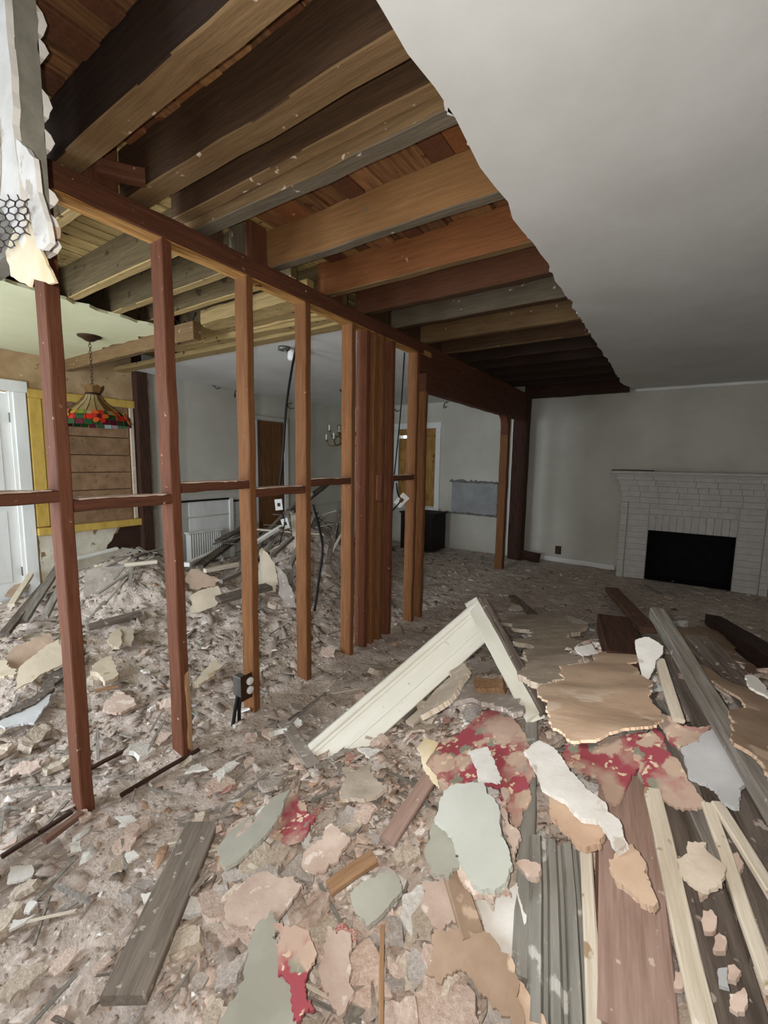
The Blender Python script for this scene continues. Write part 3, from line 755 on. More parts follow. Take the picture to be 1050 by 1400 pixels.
# back wall: boarded window with gap of daylight, recessed patch, outlets
w2 = empty('window_2', (-3.73, YF, .66), 'white framed window boarded with plywood, daylight showing at its top', 'window', kind='structure')
box('plywood_sheet', (-4.10, YF+.03, .68), (-3.74, YF+.045, 1.845), M['plywood'], w2, .002)
box('plywood_sheet', (-3.735, YF+.03, .68), (-3.37, YF+.045, 1.86), M['plywood'], w2, .002)
box('plywood_strip', (-4.10, YF+.03, 1.895), (-3.37, YF+.045, 2.0), M['plywood'], w2, .002)
box('plywood_strip', (-3.93, YF+.046, 1.80), (-3.37, YF+.06, 1.92), M['plywood'], w2, .002)
box('batten', (-4.10, YF+.02, 1.28), (-3.37, YF+.032, 1.31), M['plywood'], w2, .002)
box('casing', (-4.19, YF-.022, .66), (-4.10, YF+.002, 2.0), M['white_paint'], w2, .004)
box('casing', (-3.37, YF-.022, .66), (-3.28, YF+.002, 2.0), M['white_paint'], w2, .004)
box('head_casing', (-4.20, YF-.022, 2.0), (-3.27, YF+.002, 2.10), M['white_paint'], w2, .004)
box('sill', (-4.22, YF-.07, .62), (-3.25, YF+.01, .66), M['white_paint'], w2, .006)
rc = empty('trim_3', (-2.67, YF, .85), 'grey rectangular patch with chipped plaster edge in the white wall', 'patch', kind='structure')
box('patch_face', (-3.05, YF-.006, .61), (-2.28, YF-.0005, 1.12), material('bare_grey_patch', S(140, 140, 138), S(158, 158, 156), 5, (1, 1, 1), .9, .1, None, 0), rc, .001)
def chipped(a, b, hgt, seed):
    a, b = np.array(a, float), np.array(b, float); n = 22; up = np.array([0, 0, 1.]) if abs(b[2]-a[2]) < .1 else np.array([1., 0, 0])
    top = [a+(b-a)*i/n+up*rnd.uniform(.3, 1)*hgt for i in range(n+1)]; bot = [a+(b-a)*i/n-up*rnd.uniform(0, .4)*hgt for i in range(n+1)]
    sheet('chipped_edge', top+bot[::-1], (0, -1, 0), .014, material('dark_chipped_plaster', S(96, 94, 90), S(124, 121, 115), 20, (1, 1, 1), .95, .4, None, 0), rc, .002, .03, 0)
chipped((-3.09, YF-.012, 1.12), (-2.26, YF-.012, 1.115), .05, 1)
chipped((-3.15, YF-.012, .60), (-2.2, YF-.012, .59), .035, 2)
chipped((-2.27, YF-.012, .6), (-2.27, YF-.012, 1.12), .018, 3)
for (xx, zz, lb) in [(-3.21, .50, 'dark outlet box in the wall beside the boarded dining window'), (-1.325, .185, 'dark outlet low on the wall left of the fireplace')]:
    e = empty('wall_outlet', (xx, YF-.012, zz), lb, 'outlet')
    box('box', (xx-.04, YF-.014, zz-.06), (xx+.04, YF-.001, zz+.06), M['black'], e, .004)
    box('plate', (xx-.03, YF-.02, zz-.05), (xx+.03, YF-.013, zz+.05), M['bronze'], e, .003)
    for dz in (-.022, .022): lathe('socket', [(.016, 0), (.016, .004)], (xx, YF-.02, zz+dz), M['black'], e, 12).rotation_euler = (0, 0, 0)
bb = lumber('baseboard_back', (-1.80, YF-.02, .06), (-.58, YF-.02, .035), .018, .07, (0, 0, 1), M['white_paint'], None, .002, 14)
tag(bb, 'low white baseboard at the foot of the fireplace wall', 'baseboard', kind='structure')
bp2 = lumber('baseboard_end', (P+.1, 6.35, .10), (-1.55, 6.42, .07), .03, .14, (0, 0, 1), M['dark_wood'], None, .003, 6, ragged=.03)
tag(bp2, 'dark broken baseboard stub at the foot of the end post', 'baseboard', kind='structure')
tag(lumber('trim_4', (-.5, YF-.012, H-.04), (X1-.05, YF-.012, H-.04), .02, .035, (0, 0, 1), M['white_paint'], None, .001, 20), 'thin white picture moulding where fireplace wall meets ceiling', 'moulding', kind='structure')

# ------------------------------------------------------------------ fireplace of painted brick
FY = 6.30
fp = empty('fireplace', (.217, FY, 0), 'grey white painted brick fireplace with stepped mantel and black firebox', 'fireplace')
XL, XR = -.53, .964
OL, OR, OT = -.217, .651, .635
def bricks(x0, x1, z0, z1, y, bw, bh, stag=True, name='brick'):
    r = 0; z = z0
    while z < z1-.005:
        hh = min(bh, z1-z); x = x0-(bw/2 if stag and r % 2 else 0)
        while x < x1-.004:
            a, b = max(x, x0), min(x+bw, x1)
            if b-a > .012: box(name, (a+.0008, y+rnd.uniform(-.0015, .0015), z+.0008), (b-.0008, y+.10, z+hh-.0008), M['brick'], fp, .0025)
            x += bw
        z += bh; r += 1
# mortar body behind the bricks, around the firebox
multi('mortar', [((XL, FY+.008, 0), (OL, YF, 1.28)), ((OR, FY+.008, 0), (XR, YF, 1.28)), ((OL, FY+.008, OT), (OR, YF, 1.28))], M['brick'], fp)
box('firebox_back', (OL, YF-.03, 0), (OR, YF-.012, OT), M['soot'], fp, 0)
for a, b in [((OL, FY+.02, 0), (OL+.012, YF-.03, OT)), ((OR-.012, FY+.02, 0), (OR, YF-.03, OT)), ((OL, FY+.02, OT-.012), (OR, YF-.03, OT)), ((OL, FY+.02, 0), (OR, YF-.03, .014))]:
    box('firebox_lining', a, b, M['soot'], fp, 0)
bricks(XL, -.455, 0, .97, FY-.03, .075, .075, False)            # outer edge strip
bricks(.889, XR, 0, .97, FY-.03, .075, .075, False)
bricks(-.452, OL-.004, 0, .97, FY-.004, .235, .075, False)       # side panels, stacked
bricks(OR+.004, .886, 0, .97, FY-.004, .235, .075, False)
for k in range(12):                                              # soldier course over the opening
    w_ = (OR-OL)/12
    box('brick', (OL+k*w_+.001, FY-.012+rnd.uniform(-.002, .002), OT), (OL+(k+1)*w_-.001, FY+.09, OT+.20), M['brick'], fp, .004)
bricks(OL, OR, OT+.205, .97, FY-.004, .17, .067)
for k, (z0, pr_) in enumerate([(.972, .03), (1.042, .03), (1.112, .05), (1.182, .075), (1.252, .10)]):   # corbelled courses under the shelf
    bricks(XL-.0-max(0, pr_-.03), XR+max(0, pr_-.03), z0, z0+.07, FY-pr_, .20 if k != 2 else .10, .07)
box('mantel_shelf', (-.665, FY-.15, 1.325), (1.10, YF-.001, 1.365), M['brick'], fp, .008)
box('mantel_trim', (-.63, FY-.125, 1.30), (1.065, YF-.001, 1.327), M['brick'], fp, .006)
o = lumber('slate_strip', (-.66, FY-.11, 1.372), (-.2, FY-.10, 1.372), .03, .012, (0, 0, 1), M['black_wood'])
tag(o, 'thin dark wooden strip lying on the mantel shelf', 'strip')
# dark cabinet below the boarded dining window
cb_ = empty('cabinet', (-3.35, 6.2, 0), 'low dark brown cabinet below the boarded dining window', 'cabinet')
box('body', (-3.66, 6.0, .03), (-3.05, 6.42, .61), M['black_wood'], cb_, .006)
box('top', (-3.68, 5.98, .61), (-3.03, 6.44, .635), M['black_wood'], cb_, .004)
for k in range(2):
    dd = box('door', (-3.65+.3*k, 5.985, .07), (-3.365+.3*k, 6.0, .58), M['black_wood'], cb_, .004)
    lathe('knob', [(.004, 0), (.012, .008), (.012, .016), (.004, .02)], (-3.40+.07*k, 5.965, .34), M['brass'], dd, 10)
# radiator with upright fins
rd = empty('radiator', (WL+.09, 3.45, .0), 'white radiator with narrow upright fins against the dining wall', 'radiator')
for k in range(14):
    y = 3.22+.034*k
    box('fin', (WL+.05, y, .08), (WL+.15, y+.022, .45), M['white_paint'], rd, .006)
box('top_rail', (WL+.045, 3.20, .45), (WL+.155, 3.72, .475), M['white_paint'], rd, .006)
box('bottom_rail', (WL+.055, 3.20, .055), (WL+.145, 3.72, .082), M['white_paint'], rd, .006)
for y in (3.21, 3.69): box('foot', (WL+.06, y, 0), (WL+.14, y+.03, .06), M['white_paint'], rd, .004)

# ------------------------------------------------------------------ stained glass pendant
LX, LY = -4.087, 1.729
pl = empty('pendant_lamp', (LX, LY, H-.02), 'stained glass pendant lamp with red and orange flowers on a chain', 'lamp')
lathe('canopy', [(.005, -.045), (.03, -.04), (.06, -.02), (.085, -.01), (.088, 0)], (LX, LY, H-.02), M['bronze'], pl, 20)
def chain(name, top, bot, parent, mat, r=.012, wire=.003, step=.026):
    vs, fs = [], []
    n = int((top[2]-bot[2])/step); 
    for i in range(n):
        cz = top[2]-step*(i+.5); vert = i % 2
        k0 = len(vs)
        for a in range(10):
            an = 2*math.pi*a/10
            cx, cc = r*.75*math.cos(an), r*1.35*math.sin(an)
            for b in range(4):
                bn = 2*math.pi*b/4; rr = wire*math.cos(bn); off = wire*math.sin(bn)
                q = np.array([cx+rr*math.cos(an), off, cc+rr*math.sin(an)])
                if vert: q = q[[1, 0, 2]]
                vs.append(q+np.array([top[0], top[1], cz]))
        for a in range(10):
            for b in range(4):
                fs.append((k0+a*4+b, k0+((a+1) % 10)*4+b, k0+((a+1) % 10)*4+(b+1) % 4, k0+a*4+(b+1) % 4))
    c = np.array(top)
    return link(name, mesh(name, np.array(vs)-c, fs), mat, parent, Matrix.Translation(Vector(c)))
ZT = 2.005                     # top of the crown
chain('chain', (LX, LY, H-.06), (LX, LY, ZT-.03), pl, M['bronze'])
def glass(name, c):
    if name in MATS: return MATS[name]
    mt = bpy.data.materials.new(name); mt.use_nodes = True
    nt = mt.node_tree; N = nt.nodes
    b = N['Principled BSDF']; b.inputs['Roughness'].default_value = .25; b.inputs['Base Color'].default_value = c
    nz = N.new('ShaderNodeTexNoise'); nz.inputs['Scale'].default_value = 30
    rp = N.new('ShaderNodeValToRGB'); rp.color_ramp.elements[0].color = tuple(k*.7 for k in c[:3])+(1,); rp.color_ramp.elements[1].color = tuple(min(1, k*1.25) for k in c[:3])+(1,)
    nt.links.new(nz.outputs['Fac'], rp.inputs[0]); nt.links.new(rp.outputs[0], b.inputs['Base Color'])
    tr = N.new('ShaderNodeBsdfTranslucent'); nt.links.new(rp.outputs[0], tr.inputs[0])
    mx = N.new('ShaderNodeMixShader'); mx.inputs[0].default_value = .55
    nt.links.new(b.outputs[0], mx.inputs[1]); nt.links.new(tr.outputs[0], mx.inputs[2])
    nt.links.new(mx.outputs[0], N['Material Output'].inputs[0])
    MATS[name] = mt
    return mt
GC = {'cream': S(196, 174, 126), 'amber': S(150, 112, 64), 'red': S(214, 56, 40), 'orange': S(236, 116, 52), 'green': S(44, 92, 48), 'lime': S(150, 170, 60), 'purple': S(110, 30, 52), 'gold': S(220, 170, 70)}
GM = {k: glass(k+'_art_glass', v) for k, v in GC.items()}
GM['cream'] = glass('cream_art_glass', GC['cream'])
def shade_pt(s, a):
    """profile of the shade: s 0 top .. 1 rim"""
    prof = [(0, .06, 1.945), (.2, .080, 1.905), (.45, .145, 1.845), (.65, .222, 1.795), (.8, .256, 1.755), (1, .268, 1.69)]
    for (s0, r0, z0), (s1, r1, z1) in zip(prof, prof[1:]):
        if s <= s1+1e-9:
            q = (s-s0)/(s1-s0); r = r0+(r1-r0)*q; z = z0+(z1-z0)*q; break
    return np.array([LX+r*math.cos(a), LY+r*math.sin(a), z])
def pane(name, s0, s1, a0, a1, mat, parent, out=0.0, th=.004, inset=.0, n=3):
    vs = []
    for layer in (0, 1):
        for i in range(n+1):
            s = s0+(s1-s0)*i/n
            for j in range(2):
                a = a0+(a1-a0)*j
                p = shade_pt(s, a); d = np.array([math.cos(a), math.sin(a), .5]); d /= np.linalg.norm(d)
                vs.append(p+d*(out+th*layer))
    k = 2*(n+1); fs = []
    for i in range(n):
        fs.append((k+2*i, k+2*i+1, k+2*i+3, k+2*i+2)); fs.append((2*i, 2*i+2, 2*i+3, 2*i+1))
        fs.append((2*i, k+2*i, k+2*i+2, 2*i+2)); fs.append((2*i+1, 2*i+3, k+2*i+3, k+2*i+1))
    fs.append((0, 1, k+1, k)); fs.append((2*n, k+2*n, k+2*n+1, 2*n+1))
    c = np.mean(vs, 0)
    return link(name, mesh(name, np.array(vs)-c, fs), mat, parent, Matrix.Translation(Vector(c)))
shade = empty('shade', (LX, LY, 1.8)); shade['label'] = 'leaded stained glass shade'
adopt(shade, pl)
NP = 20
for k in range(NP):
    a0, a1 = 2*math.pi*k/NP, 2*math.pi*(k+1)/NP
    pane('glass_pane', .02, .60, a0+.02, a1-.02, GM['cream' if k % 5 else 'amber'], shade)
    tube('lead_came', [shade_pt(s, a0)+np.array([0, 0, .002]) for s in (0, .3, .62, .8, 1)], .003, M['bronze'], shade, 5)
bandc = ['red', 'green', 'orange', 'purple', 'green', 'gold', 'lime', 'red', 'purple', 'green']
for k in range(28):
    a0, a1 = 2*math.pi*k/28, 2*math.pi*(k+1)/28
    for q, (s0, s1) in enumerate([(.61, .73), (.74, .87), (.88, 1.0)]):
        c = bandc[(k*3+q*4+(k//3)) % 10] if q else ['cream', 'gold', 'orange', 'lime', 'green'][(k*2) % 5]
        pane('glass_pane', s0, s1, a0+.012, a1-.012, GM[c], shade, 0, .004, 0, 2)
def disc_on(s, a, r, mat, out, squash=1.0, rot=0.0, name='petal'):
    p = shade_pt(s, a); nrm = np.array([math.cos(a), math.sin(a), .45]); nrm /= np.linalg.norm(nrm)
    t1 = np.array([-math.sin(a), math.cos(a), 0]); t2 = np.cross(nrm, t1)
    vs = []
    for layer in (0, 1):
        for i in range(10):
            an = 2*math.pi*i/10; u, v = r*math.cos(an), r*squash*math.sin(an)
            u, v = u*math.cos(rot)-v*math.sin(rot), u*math.sin(rot)+v*math.cos(rot)
            vs.append(t1*u+t2*v+nrm*(.004*layer))
    fs = [tuple(range(10))[::-1], tuple(range(10, 20))]+[(i, (i+1) % 10, 10+(i+1) % 10, 10+i) for i in range(10)]
    return link(name, mesh(name, vs, fs), mat, shade, Matrix.Translation(Vector(p+nrm*out)))
for k in range(6):
    a = math.radians(-16+60*k)
    disc_on(.80, a, .02, GM['purple'], .008, name='flower_centre')
    for q in range(6):
        an = q*math.pi/3
        disc_on(.80+.11*math.sin(an)*-1, a+.155*math.cos(an), .027, GM['red' if q % 2 else 'orange'] if k % 2 == 0 else GM['orange' if q % 2 else 'gold'], .006+.001*q, .72, an)
lathe('crown', [(.066, 1.942), (.058, 1.955), (.05, 1.965), (.058, 1.985), (.075, 2.0)], (LX, LY, 0), M['bronze'], pl, 18)
for k in range(8):
    a = 2*math.pi*k/8
    c0 = np.array([LX+.07*math.cos(a), LY+.07*math.sin(a), 1.99]); t1 = np.array([-math.sin(a), math.cos(a), 0]); d = np.array([math.cos(a)*.5, math.sin(a)*.5, 1]); d /= np.linalg.norm(d)
    sheet('crown_leaf', [c0-t1*.026-d*.03, c0-t1*.034, c0-t1*.026+d*.024, c0+d*.04, c0+t1*.026+d*.024, c0+t1*.034, c0+t1*.026-d*.03], np.cross(t1, d), .004, GM['amber'], pl, 0, 9, 0)
tube('socket_wire', [(LX, LY, 1.99), (LX, LY, 1.9)], .012, M['bronze'], pl, 8)

# ------------------------------------------------------------------ brass chandelier in the dining room
CX_, CY_, CZ_ = -3.95, 4.86, 1.74
ch = empty('chandelier', (CX_, CY_, H-.02), 'brass chandelier with curved arms and white candle sleeves', 'chandelier')
lathe('canopy', [(.005, -.03), (.05, -.02), (.06, 0)], (CX_, CY_, H-.02), M['brass'], ch, 16)
chain('chain', (CX_, CY_, H-.04), (CX_, CY_, CZ_+.28), ch, M['brass'])
lathe('stem', [(.006, .30), (.016, .27), (.010, .22), (.03, .17), (.012, .12), (.02, .05), (.045, .0), (.05, -.04), (.02, -.09), (.03, -.12), (.008, -.16)], (CX_, CY_, CZ_), M['brass'], ch, 16)
for k in range(8):
    a = 2*math.pi*k/8+.2; R_ = .27 if k % 2 == 0 else .2; zz = -.02 if k % 2 == 0 else .1
    dr = np.array([math.cos(a), math.sin(a), 0]); c0 = np.array([CX_, CY_, CZ_+zz])
    arm = tube('arm', [c0, c0+dr*R_*.35+np.array([0, 0, -.06]), c0+dr*R_*.8+np.array([0, 0, -.07]), c0+dr*R_+np.array([0, 0, 0.0])], .009, M['brass'], ch, 7)
    e = c0+dr*R_
    lathe('drip_pan', [(.004, -.005), (.03, .0), (.034, .008), (.012, .01)], tuple(e), M['brass'], arm, 12)
    lathe('candle_sleeve', [(.011, .008), (.011, .085), (.006, .09)], tuple(e), M['white_plastic'], arm, 10)
    tube('scroll', [c0+np.array([0, 0, .06]), c0+dr*R_*.3+np.array([0, 0, .10]), c0+dr*R_*.45+np.array([0, 0, .05]), c0+dr*R_*.3+np.array([0, 0, .03])], .005, M['brass'], ch, 6)

# ------------------------------------------------------------------ wiring
lf = empty('ceiling_socket', tuple(on(388, 474, 'z', H-.02)), 'old ceiling light socket dangling at the broken dining ceiling edge', 'socket')
p0 = np.array(lf.matrix_basis.translation)
lathe('box', [(.05, -.03), (.052, 0)], tuple(p0), M['metal'], lf, 14)
tube('bracket', [p0+np.array([0, 0, -.02]), p0+np.array([.04, .02, -.06]), p0+np.array([.1, .06, -.08])], .008, M['metal'], lf, 6)
lathe('socket', [(.03, -.12), (.04, -.10), (.036, -.05), (.02, -.03)], tuple(p0+np.array([.07, .03, 0])), M['white_plastic'], lf, 14)
def cable(px, ax, val, r, label, name='electric_cable'):
    return tag(tube(name, [on(u, v, ax, val) for u, v in px], r, M['black'], None, 6), label, 'cable')
cable([(403, 443), (405, 470), (398, 510), (391, 560), (387, 620), (382, 668)], 'x', -2.55, .010, 'black cable hanging from the cut joists between two studs')
cable([(428, 690), (436, 720), (441, 750), (436, 790), (430, 835)], 'x', -2.35, .010, 'black cable drooping behind a stud into the rubble')
cable([(238, 442), (300, 432), (360, 415), (400, 405)], 'y', 2.2, .008, 'thin black cable strung under the yellowish joists')
cable([(232, 426), (246, 444), (258, 456), (252, 440), (244, 470), (268, 428)], 'y', 2.0, .007, 'tangle of black wire under the yellowish joists')
cable([(553, 482), (548, 560), (540, 640), (534, 700)], 'x', -1.98, .006, 'thin black wire hanging beside the stud by the arched opening')
ob = empty('outlet_box', tuple(on(337, 935, 'x', P+.05)), 'metal outlet box with two round sockets on a stud foot', 'outlet')
bx_ = np.array(ob.matrix_basis.translation)
box('box', bx_+np.array([-.05, -.05, -.055]), bx_+np.array([.02, -.004, .055]), M['metal'], ob, .004)
box('plate_ear', bx_+np.array([.018, -.052, -.075]), bx_+np.array([.022, .02, .065]), M['bronze'], ob, .001)
for dz in (-.026, .024):
    q = lathe('socket_face', [(.021, 0), (.021, .010), (.018, .012)], (0, 0, 0), M['white_plastic'], None, 16)
    q.matrix_basis = Matrix.Translation(Vector(bx_+np.array([.022, .002, dz]))) @ Matrix.Rotation(math.pi/2, 4, 'Y'); adopt(q, ob)
for k in (-1, 1):
    tube('armoured_cable', [bx_+np.array([-.02, -.03+.012*k, -.05]), bx_+np.array([-.015, -.05+.012*k, -.11]), bx_+np.array([-.01, -.065+.02*k, -.2])], .010, M['black'], ob, 7)
def hanging_outlet(px, ax, val, tilt, label, wires):
    c = on(*px, ax, val)
    e = empty('hanging_outlet', tuple(c), label, 'outlet')
    fwd = CAM-c; fwd[2] = 0; fwd /= np.linalg.norm(fwd); sd = np.cross([0, 0, 1.], fwd)
    u = np.array([0, 0, 1.])*math.cos(tilt)+sd*math.sin(tilt); s = np.cross(u, fwd)
    pw_, ph = .036, .056
    sheet('plate', [c-s*pw_-u*ph, c+s*pw_-u*ph, c+s*pw_+u*ph, c-s*pw_+u*ph], fwd, .006, M['white_plastic'], e, 0, 9, 0)
    sheet('socket', [c-s*.014-u*.018+fwd*.004, c+s*.014-u*.018+fwd*.004, c+s*.014+u*.018+fwd*.004, c-s*.014+u*.018+fwd*.004], fwd, .004, M['bronze'], e, 0, 9, 0)
    for wv in wires: tube('wire', [c-fwd*.01]+[c+np.array(q) for q in wv], .006, M['black'], e, 6)
    return e
hanging_outlet((549, 684), 'x', P+.05, .75, 'white outlet plate hanging askew from a stud', [[(-.02, -.03, .06), (-.04, -.02, .14)], [(-.03, -.05, -.06), (-.05, -.12, -.12)]])
hanging_outlet((381, 690), 'x', -3.35, -.1, 'white outlet plate on a wire above the dining rubble heap', [[(.0, .02, -.07), (.02, .06, -.15), (.02, .04, -.27), (.0, .0, -.42)]])
hanging_outlet((390, 716), 'x', -3.40, -.25, 'lower white outlet plate caught in the dining rubble heap', [[(.0, .03, -.06), (.03, .07, -.1)]])

# ================================================================== RUBBLE
def vnoise(x, y, freq, seed):
    g = np.random.default_rng(seed).random((256, 256))
    fx, fy = x*freq+50, y*freq+50
    ix, iy = np.floor(fx).astype(int), np.floor(fy).astype(int)
    tx, ty = fx-ix, fy-iy
    tx, ty = tx*tx*(3-2*tx), ty*ty*(3-2*ty)
    a = g[ix % 256, iy % 256]; b = g[(ix+1) % 256, iy % 256]; c = g[ix % 256, (iy+1) % 256]; d = g[(ix+1) % 256, (iy+1) % 256]
    return (a*(1-tx)+b*tx)*(1-ty)+(c*(1-tx)+d*tx)*ty-.5
def relief(x, y):
    big = np.clip((hz(x, y)-.05)/.2, 0, 1)                    # rougher on the heaps
    r = .05*big*vnoise(x, y, 4, 1)+(.015+.045*big)*vnoise(x, y, 10, 2)+(.012+.028*big)*vnoise(x, y, 24, 3)+(.008+.012*big)*vnoise(x, y, 52, 4)
    return r
def grid_mesh(name, x0, x1, y0, y1, st):
    xs = np.arange(x0, x1+st/2, st); ys = np.arange(y0, y1+st/2, st)
    X, Y = np.meshgrid(xs, ys, indexing='ij')
    X2 = X+.35*st*(rng.random(X.shape)-.5); Y2 = Y+.35*st*(rng.random(X.shape)-.5)
    Z = hz(X2, Y2)+relief(X2, Y2)-.012
    v = np.stack([X2, Y2, Z], -1).reshape(-1, 3)
    n, mm = X.shape
    idx = np.arange(n*mm).reshape(n, mm)
    f = np.stack([idx[:-1, :-1], idx[1:, :-1], idx[1:, 1:], idx[:-1, 1:]], -1).reshape(-1, 4)
    me = bpy.data.meshes.new(name)
    me.vertices.add(len(v)); me.vertices.foreach_set('co', v.ravel())
    me.loops.add(f.size); me.loops.foreach_set('vertex_index', f.ravel())
    me.polygons.add(len(f)); me.polygons.foreach_set('loop_start', np.arange(0, f.size, 4))
    me.polygons.foreach_set('loop_total', np.full(len(f), 4))
    me.update(); me.validate()
    return me
o = link('rubble_bed', grid_mesh('rubble_bed', WL+.02, 2.6, -.97, YF-.03, .021), M['rubble'])
tag(o, 'bed of crushed plaster dust and rubble covering the whole floor', 'rubble', kind='stuff')

# chips: tens of thousands of crumbs of plaster, joined into one stuff object
def chips(name, n, smin, smax, power, pal, label, region, mat, hmin=0.0):
    pts = []
    # denser where they show larger: sample on the visible floor by distance
    while len(pts) < n:
        u = rng.random((n*3, 2))
        x = region[0]+(region[1]-region[0])*u[:, 0]; y = region[2]+(region[3]-region[2])*u[:, 1]
        d = np.hypot(x, y)
        dx = (np.c_[x, y, np.zeros(len(x))]-CAM)
        zc = dx@FX; uu = 525+F_PX*(dx@RX)/zc
        ok = (zc > .1) & (uu > -260) & (uu < 1320) & (hz(x, y) > hmin) & (rng.random(len(x)) < np.clip(1.3/d, .1, 1))
        pts += list(np.c_[x[ok], y[ok]])
    pts = np.array(pts[:n])
    s = smin*(smax/smin)**(rng.random(n)**power)
    k = 5
    ang = np.linspace(0, 2*np.pi, k, endpoint=False)[None]+rng.uniform(-.5, .5, (n, k))+rng.uniform(0, 6.3, (n, 1))
    rad = s[:, None]*rng.uniform(.3, 1.15, (n, k))
    asp = rng.uniform(.35, 1, (n, 1))
    lx, ly = rad*np.cos(ang), rad*asp*np.sin(ang)
    th = np.minimum(s*rng.uniform(.06, .28, n), .010)
    # random tilt
    tx, ty = rng.normal(0, .32, n), rng.normal(0, .32, n)
    rz = rng.uniform(0, 6.28, n); c, sn = np.cos(rz), np.sin(rz)
    wx = lx*c[:, None]-ly*sn[:, None]; wy = lx*sn[:, None]+ly*c[:, None]
    e = .03
    gx = (hz(pts[:, 0]+e, pts[:, 1])-hz(pts[:, 0]-e, pts[:, 1]))/(2*e)+tx
    gy = (hz(pts[:, 0], pts[:, 1]+e)-hz(pts[:, 0], pts[:, 1]-e))/(2*e)+ty
    z0 = hz(pts[:, 0], pts[:, 1])+relief(pts[:, 0], pts[:, 1])-.012
    base = z0[:, None]+wx*gx[:, None]+wy*gy[:, None]-.25*th[:, None]
    bot = np.stack([pts[:, 0:1]+wx, pts[:, 1:2]+wy, base], -1)
    shr = rng.uniform(.86, 1.0, (n, 1))
    top = np.stack([pts[:, 0:1]+wx*shr, pts[:, 1:2]+wy*shr, base+th[:, None]+rng.uniform(0, .25, (n, k))*th[:, None]], -1)
    v = np.concatenate([bot, top], 1).reshape(-1, 3)
    off = (np.arange(n)*2*k)[:, None]
    quads = np.array([(i, (i+1) % k, k+(i+1) % k, k+i) for i in range(k)])
    q = (off[:, :, None]+quads[None]).reshape(-1, 4)
    tp = (off+np.arange(k, 2*k)[None])
    loops = np.concatenate([q.ravel(), tp.ravel()])
    starts = np.concatenate([np.arange(len(q))*4, len(q)*4+np.arange(n)*k]); tot = np.concatenate([np.full(len(q), 4), np.full(n, k)])
    me = bpy.data.meshes.new(name)
    me.vertices.add(len(v)); me.vertices.foreach_set('co', v.ravel())
    me.loops.add(len(loops)); me.loops.foreach_set('vertex_index', loops)
    me.polygons.add(len(starts)); me.polygons.foreach_set('loop_start', starts); me.polygons.foreach_set('loop_total', tot)
    me.update()
    pal = np.array([p for p, wgt in pal for _ in range(wgt)])
    cc = pal[rng.integers(0, len(pal), n)][:, :3]*rng.uniform(.8, 1.15, (n, 1))
    ca = np.ones((n, 2*k, 4), np.float32); ca[..., :3] = cc[:, None, :]
    at = me.color_attributes.new('chip', 'FLOAT_COLOR', 'POINT'); at.data.foreach_set('color', ca.ravel())
    o = link(name, me, mat)
    return tag(o, label, 'rubble', kind='stuff')
CM = chip_mat()
PAL = [(S(188, 171, 159), 8), (S(200, 184, 172), 6), (S(176, 160, 147), 8), (S(216, 205, 195), 2), (S(234, 230, 223), 1), (S(162, 146, 133), 3), (S(138, 120, 106), 1), (S(180, 146, 120), 1)]
chips('plaster_crumbs', 32000, .003, .015, 1.6, PAL, 'small crumbs of broken plaster strewn over all the rubble', (WL+.05, 2.2, .0, YF-.05), CM)
chips('plaster_bits', 7000, .012, .062, 2.4, PAL, 'thumb sized bits of broken plaster strewn over all the rubble', (WL+.08, 2.2, .0, YF-.08), CM)
chips('heap_fragments', 9000, .010, .060, 1.9, [(S(206, 182, 166), 7), (S(216, 197, 182), 6), (S(192, 170, 154), 6), (S(226, 213, 201), 3), (S(235, 229, 220), 2), (S(174, 154, 138), 3), (S(196, 160, 132), 1)], 'broken pinkish plaster fragments heaped between the large pieces', (-1.45, 1.5, .35, 2.9), CM, .085)
chips('far_fragments', 2400, .02, .09, 2.0, [(S(176, 160, 148), 5), (S(164, 149, 137), 5), (S(152, 137, 125), 4), (S(190, 175, 162), 3), (S(210, 194, 174), 1)], 'flat plaster fragments strewn over the floor beyond the studs', (WL+.12, P-.02, .3, YF-.12), CM)
# thin splinters of lath and wood, joined
def splinters(n):
    vs, fs = [], []
    for i in range(n):
        while True:
            x, y = rnd.uniform(WL+.3, 1.4), rnd.uniform(.2, YF-.3)
            if rnd.random() < 1.6/(.3+math.hypot(x, y)): break
        L, wd, th = rnd.uniform(.04, .2), rnd.uniform(.003, .009), rnd.uniform(.002, .005)
        a = rnd.uniform(0, 6.28); d = np.array([math.cos(a), math.sin(a), 0]); s = np.array([-d[1], d[0], 0])
        p0, p1 = np.array([x, y, 0])-d*L/2, np.array([x, y, 0])+d*L/2
        for p in (p0, p1): p[2] = float(hz(p[0], p[1])+relief(np.array([p[0]]), np.array([p[1]]))[0])+.004
        k = len(vs)
        for p in (p0, p1):
            for q in (-1, 1):
                for r in (0, 1): vs.append(p+s*wd*q+np.array([0, 0, th*r*2-.004]))
        fs += [tuple(k+j for j in f) for f in [(0, 2, 3, 1), (4, 5, 7, 6), (0, 1, 5, 4), (2, 6, 7, 3), (1, 3, 7, 5), (0, 4, 6, 2)]]
    return tag(link('wood_splinters', mesh('wood_splinters', vs, fs), M['w_grey']), 'thin wood splinters scattered through the rubble', 'rubble', kind='stuff')
splinters(260)

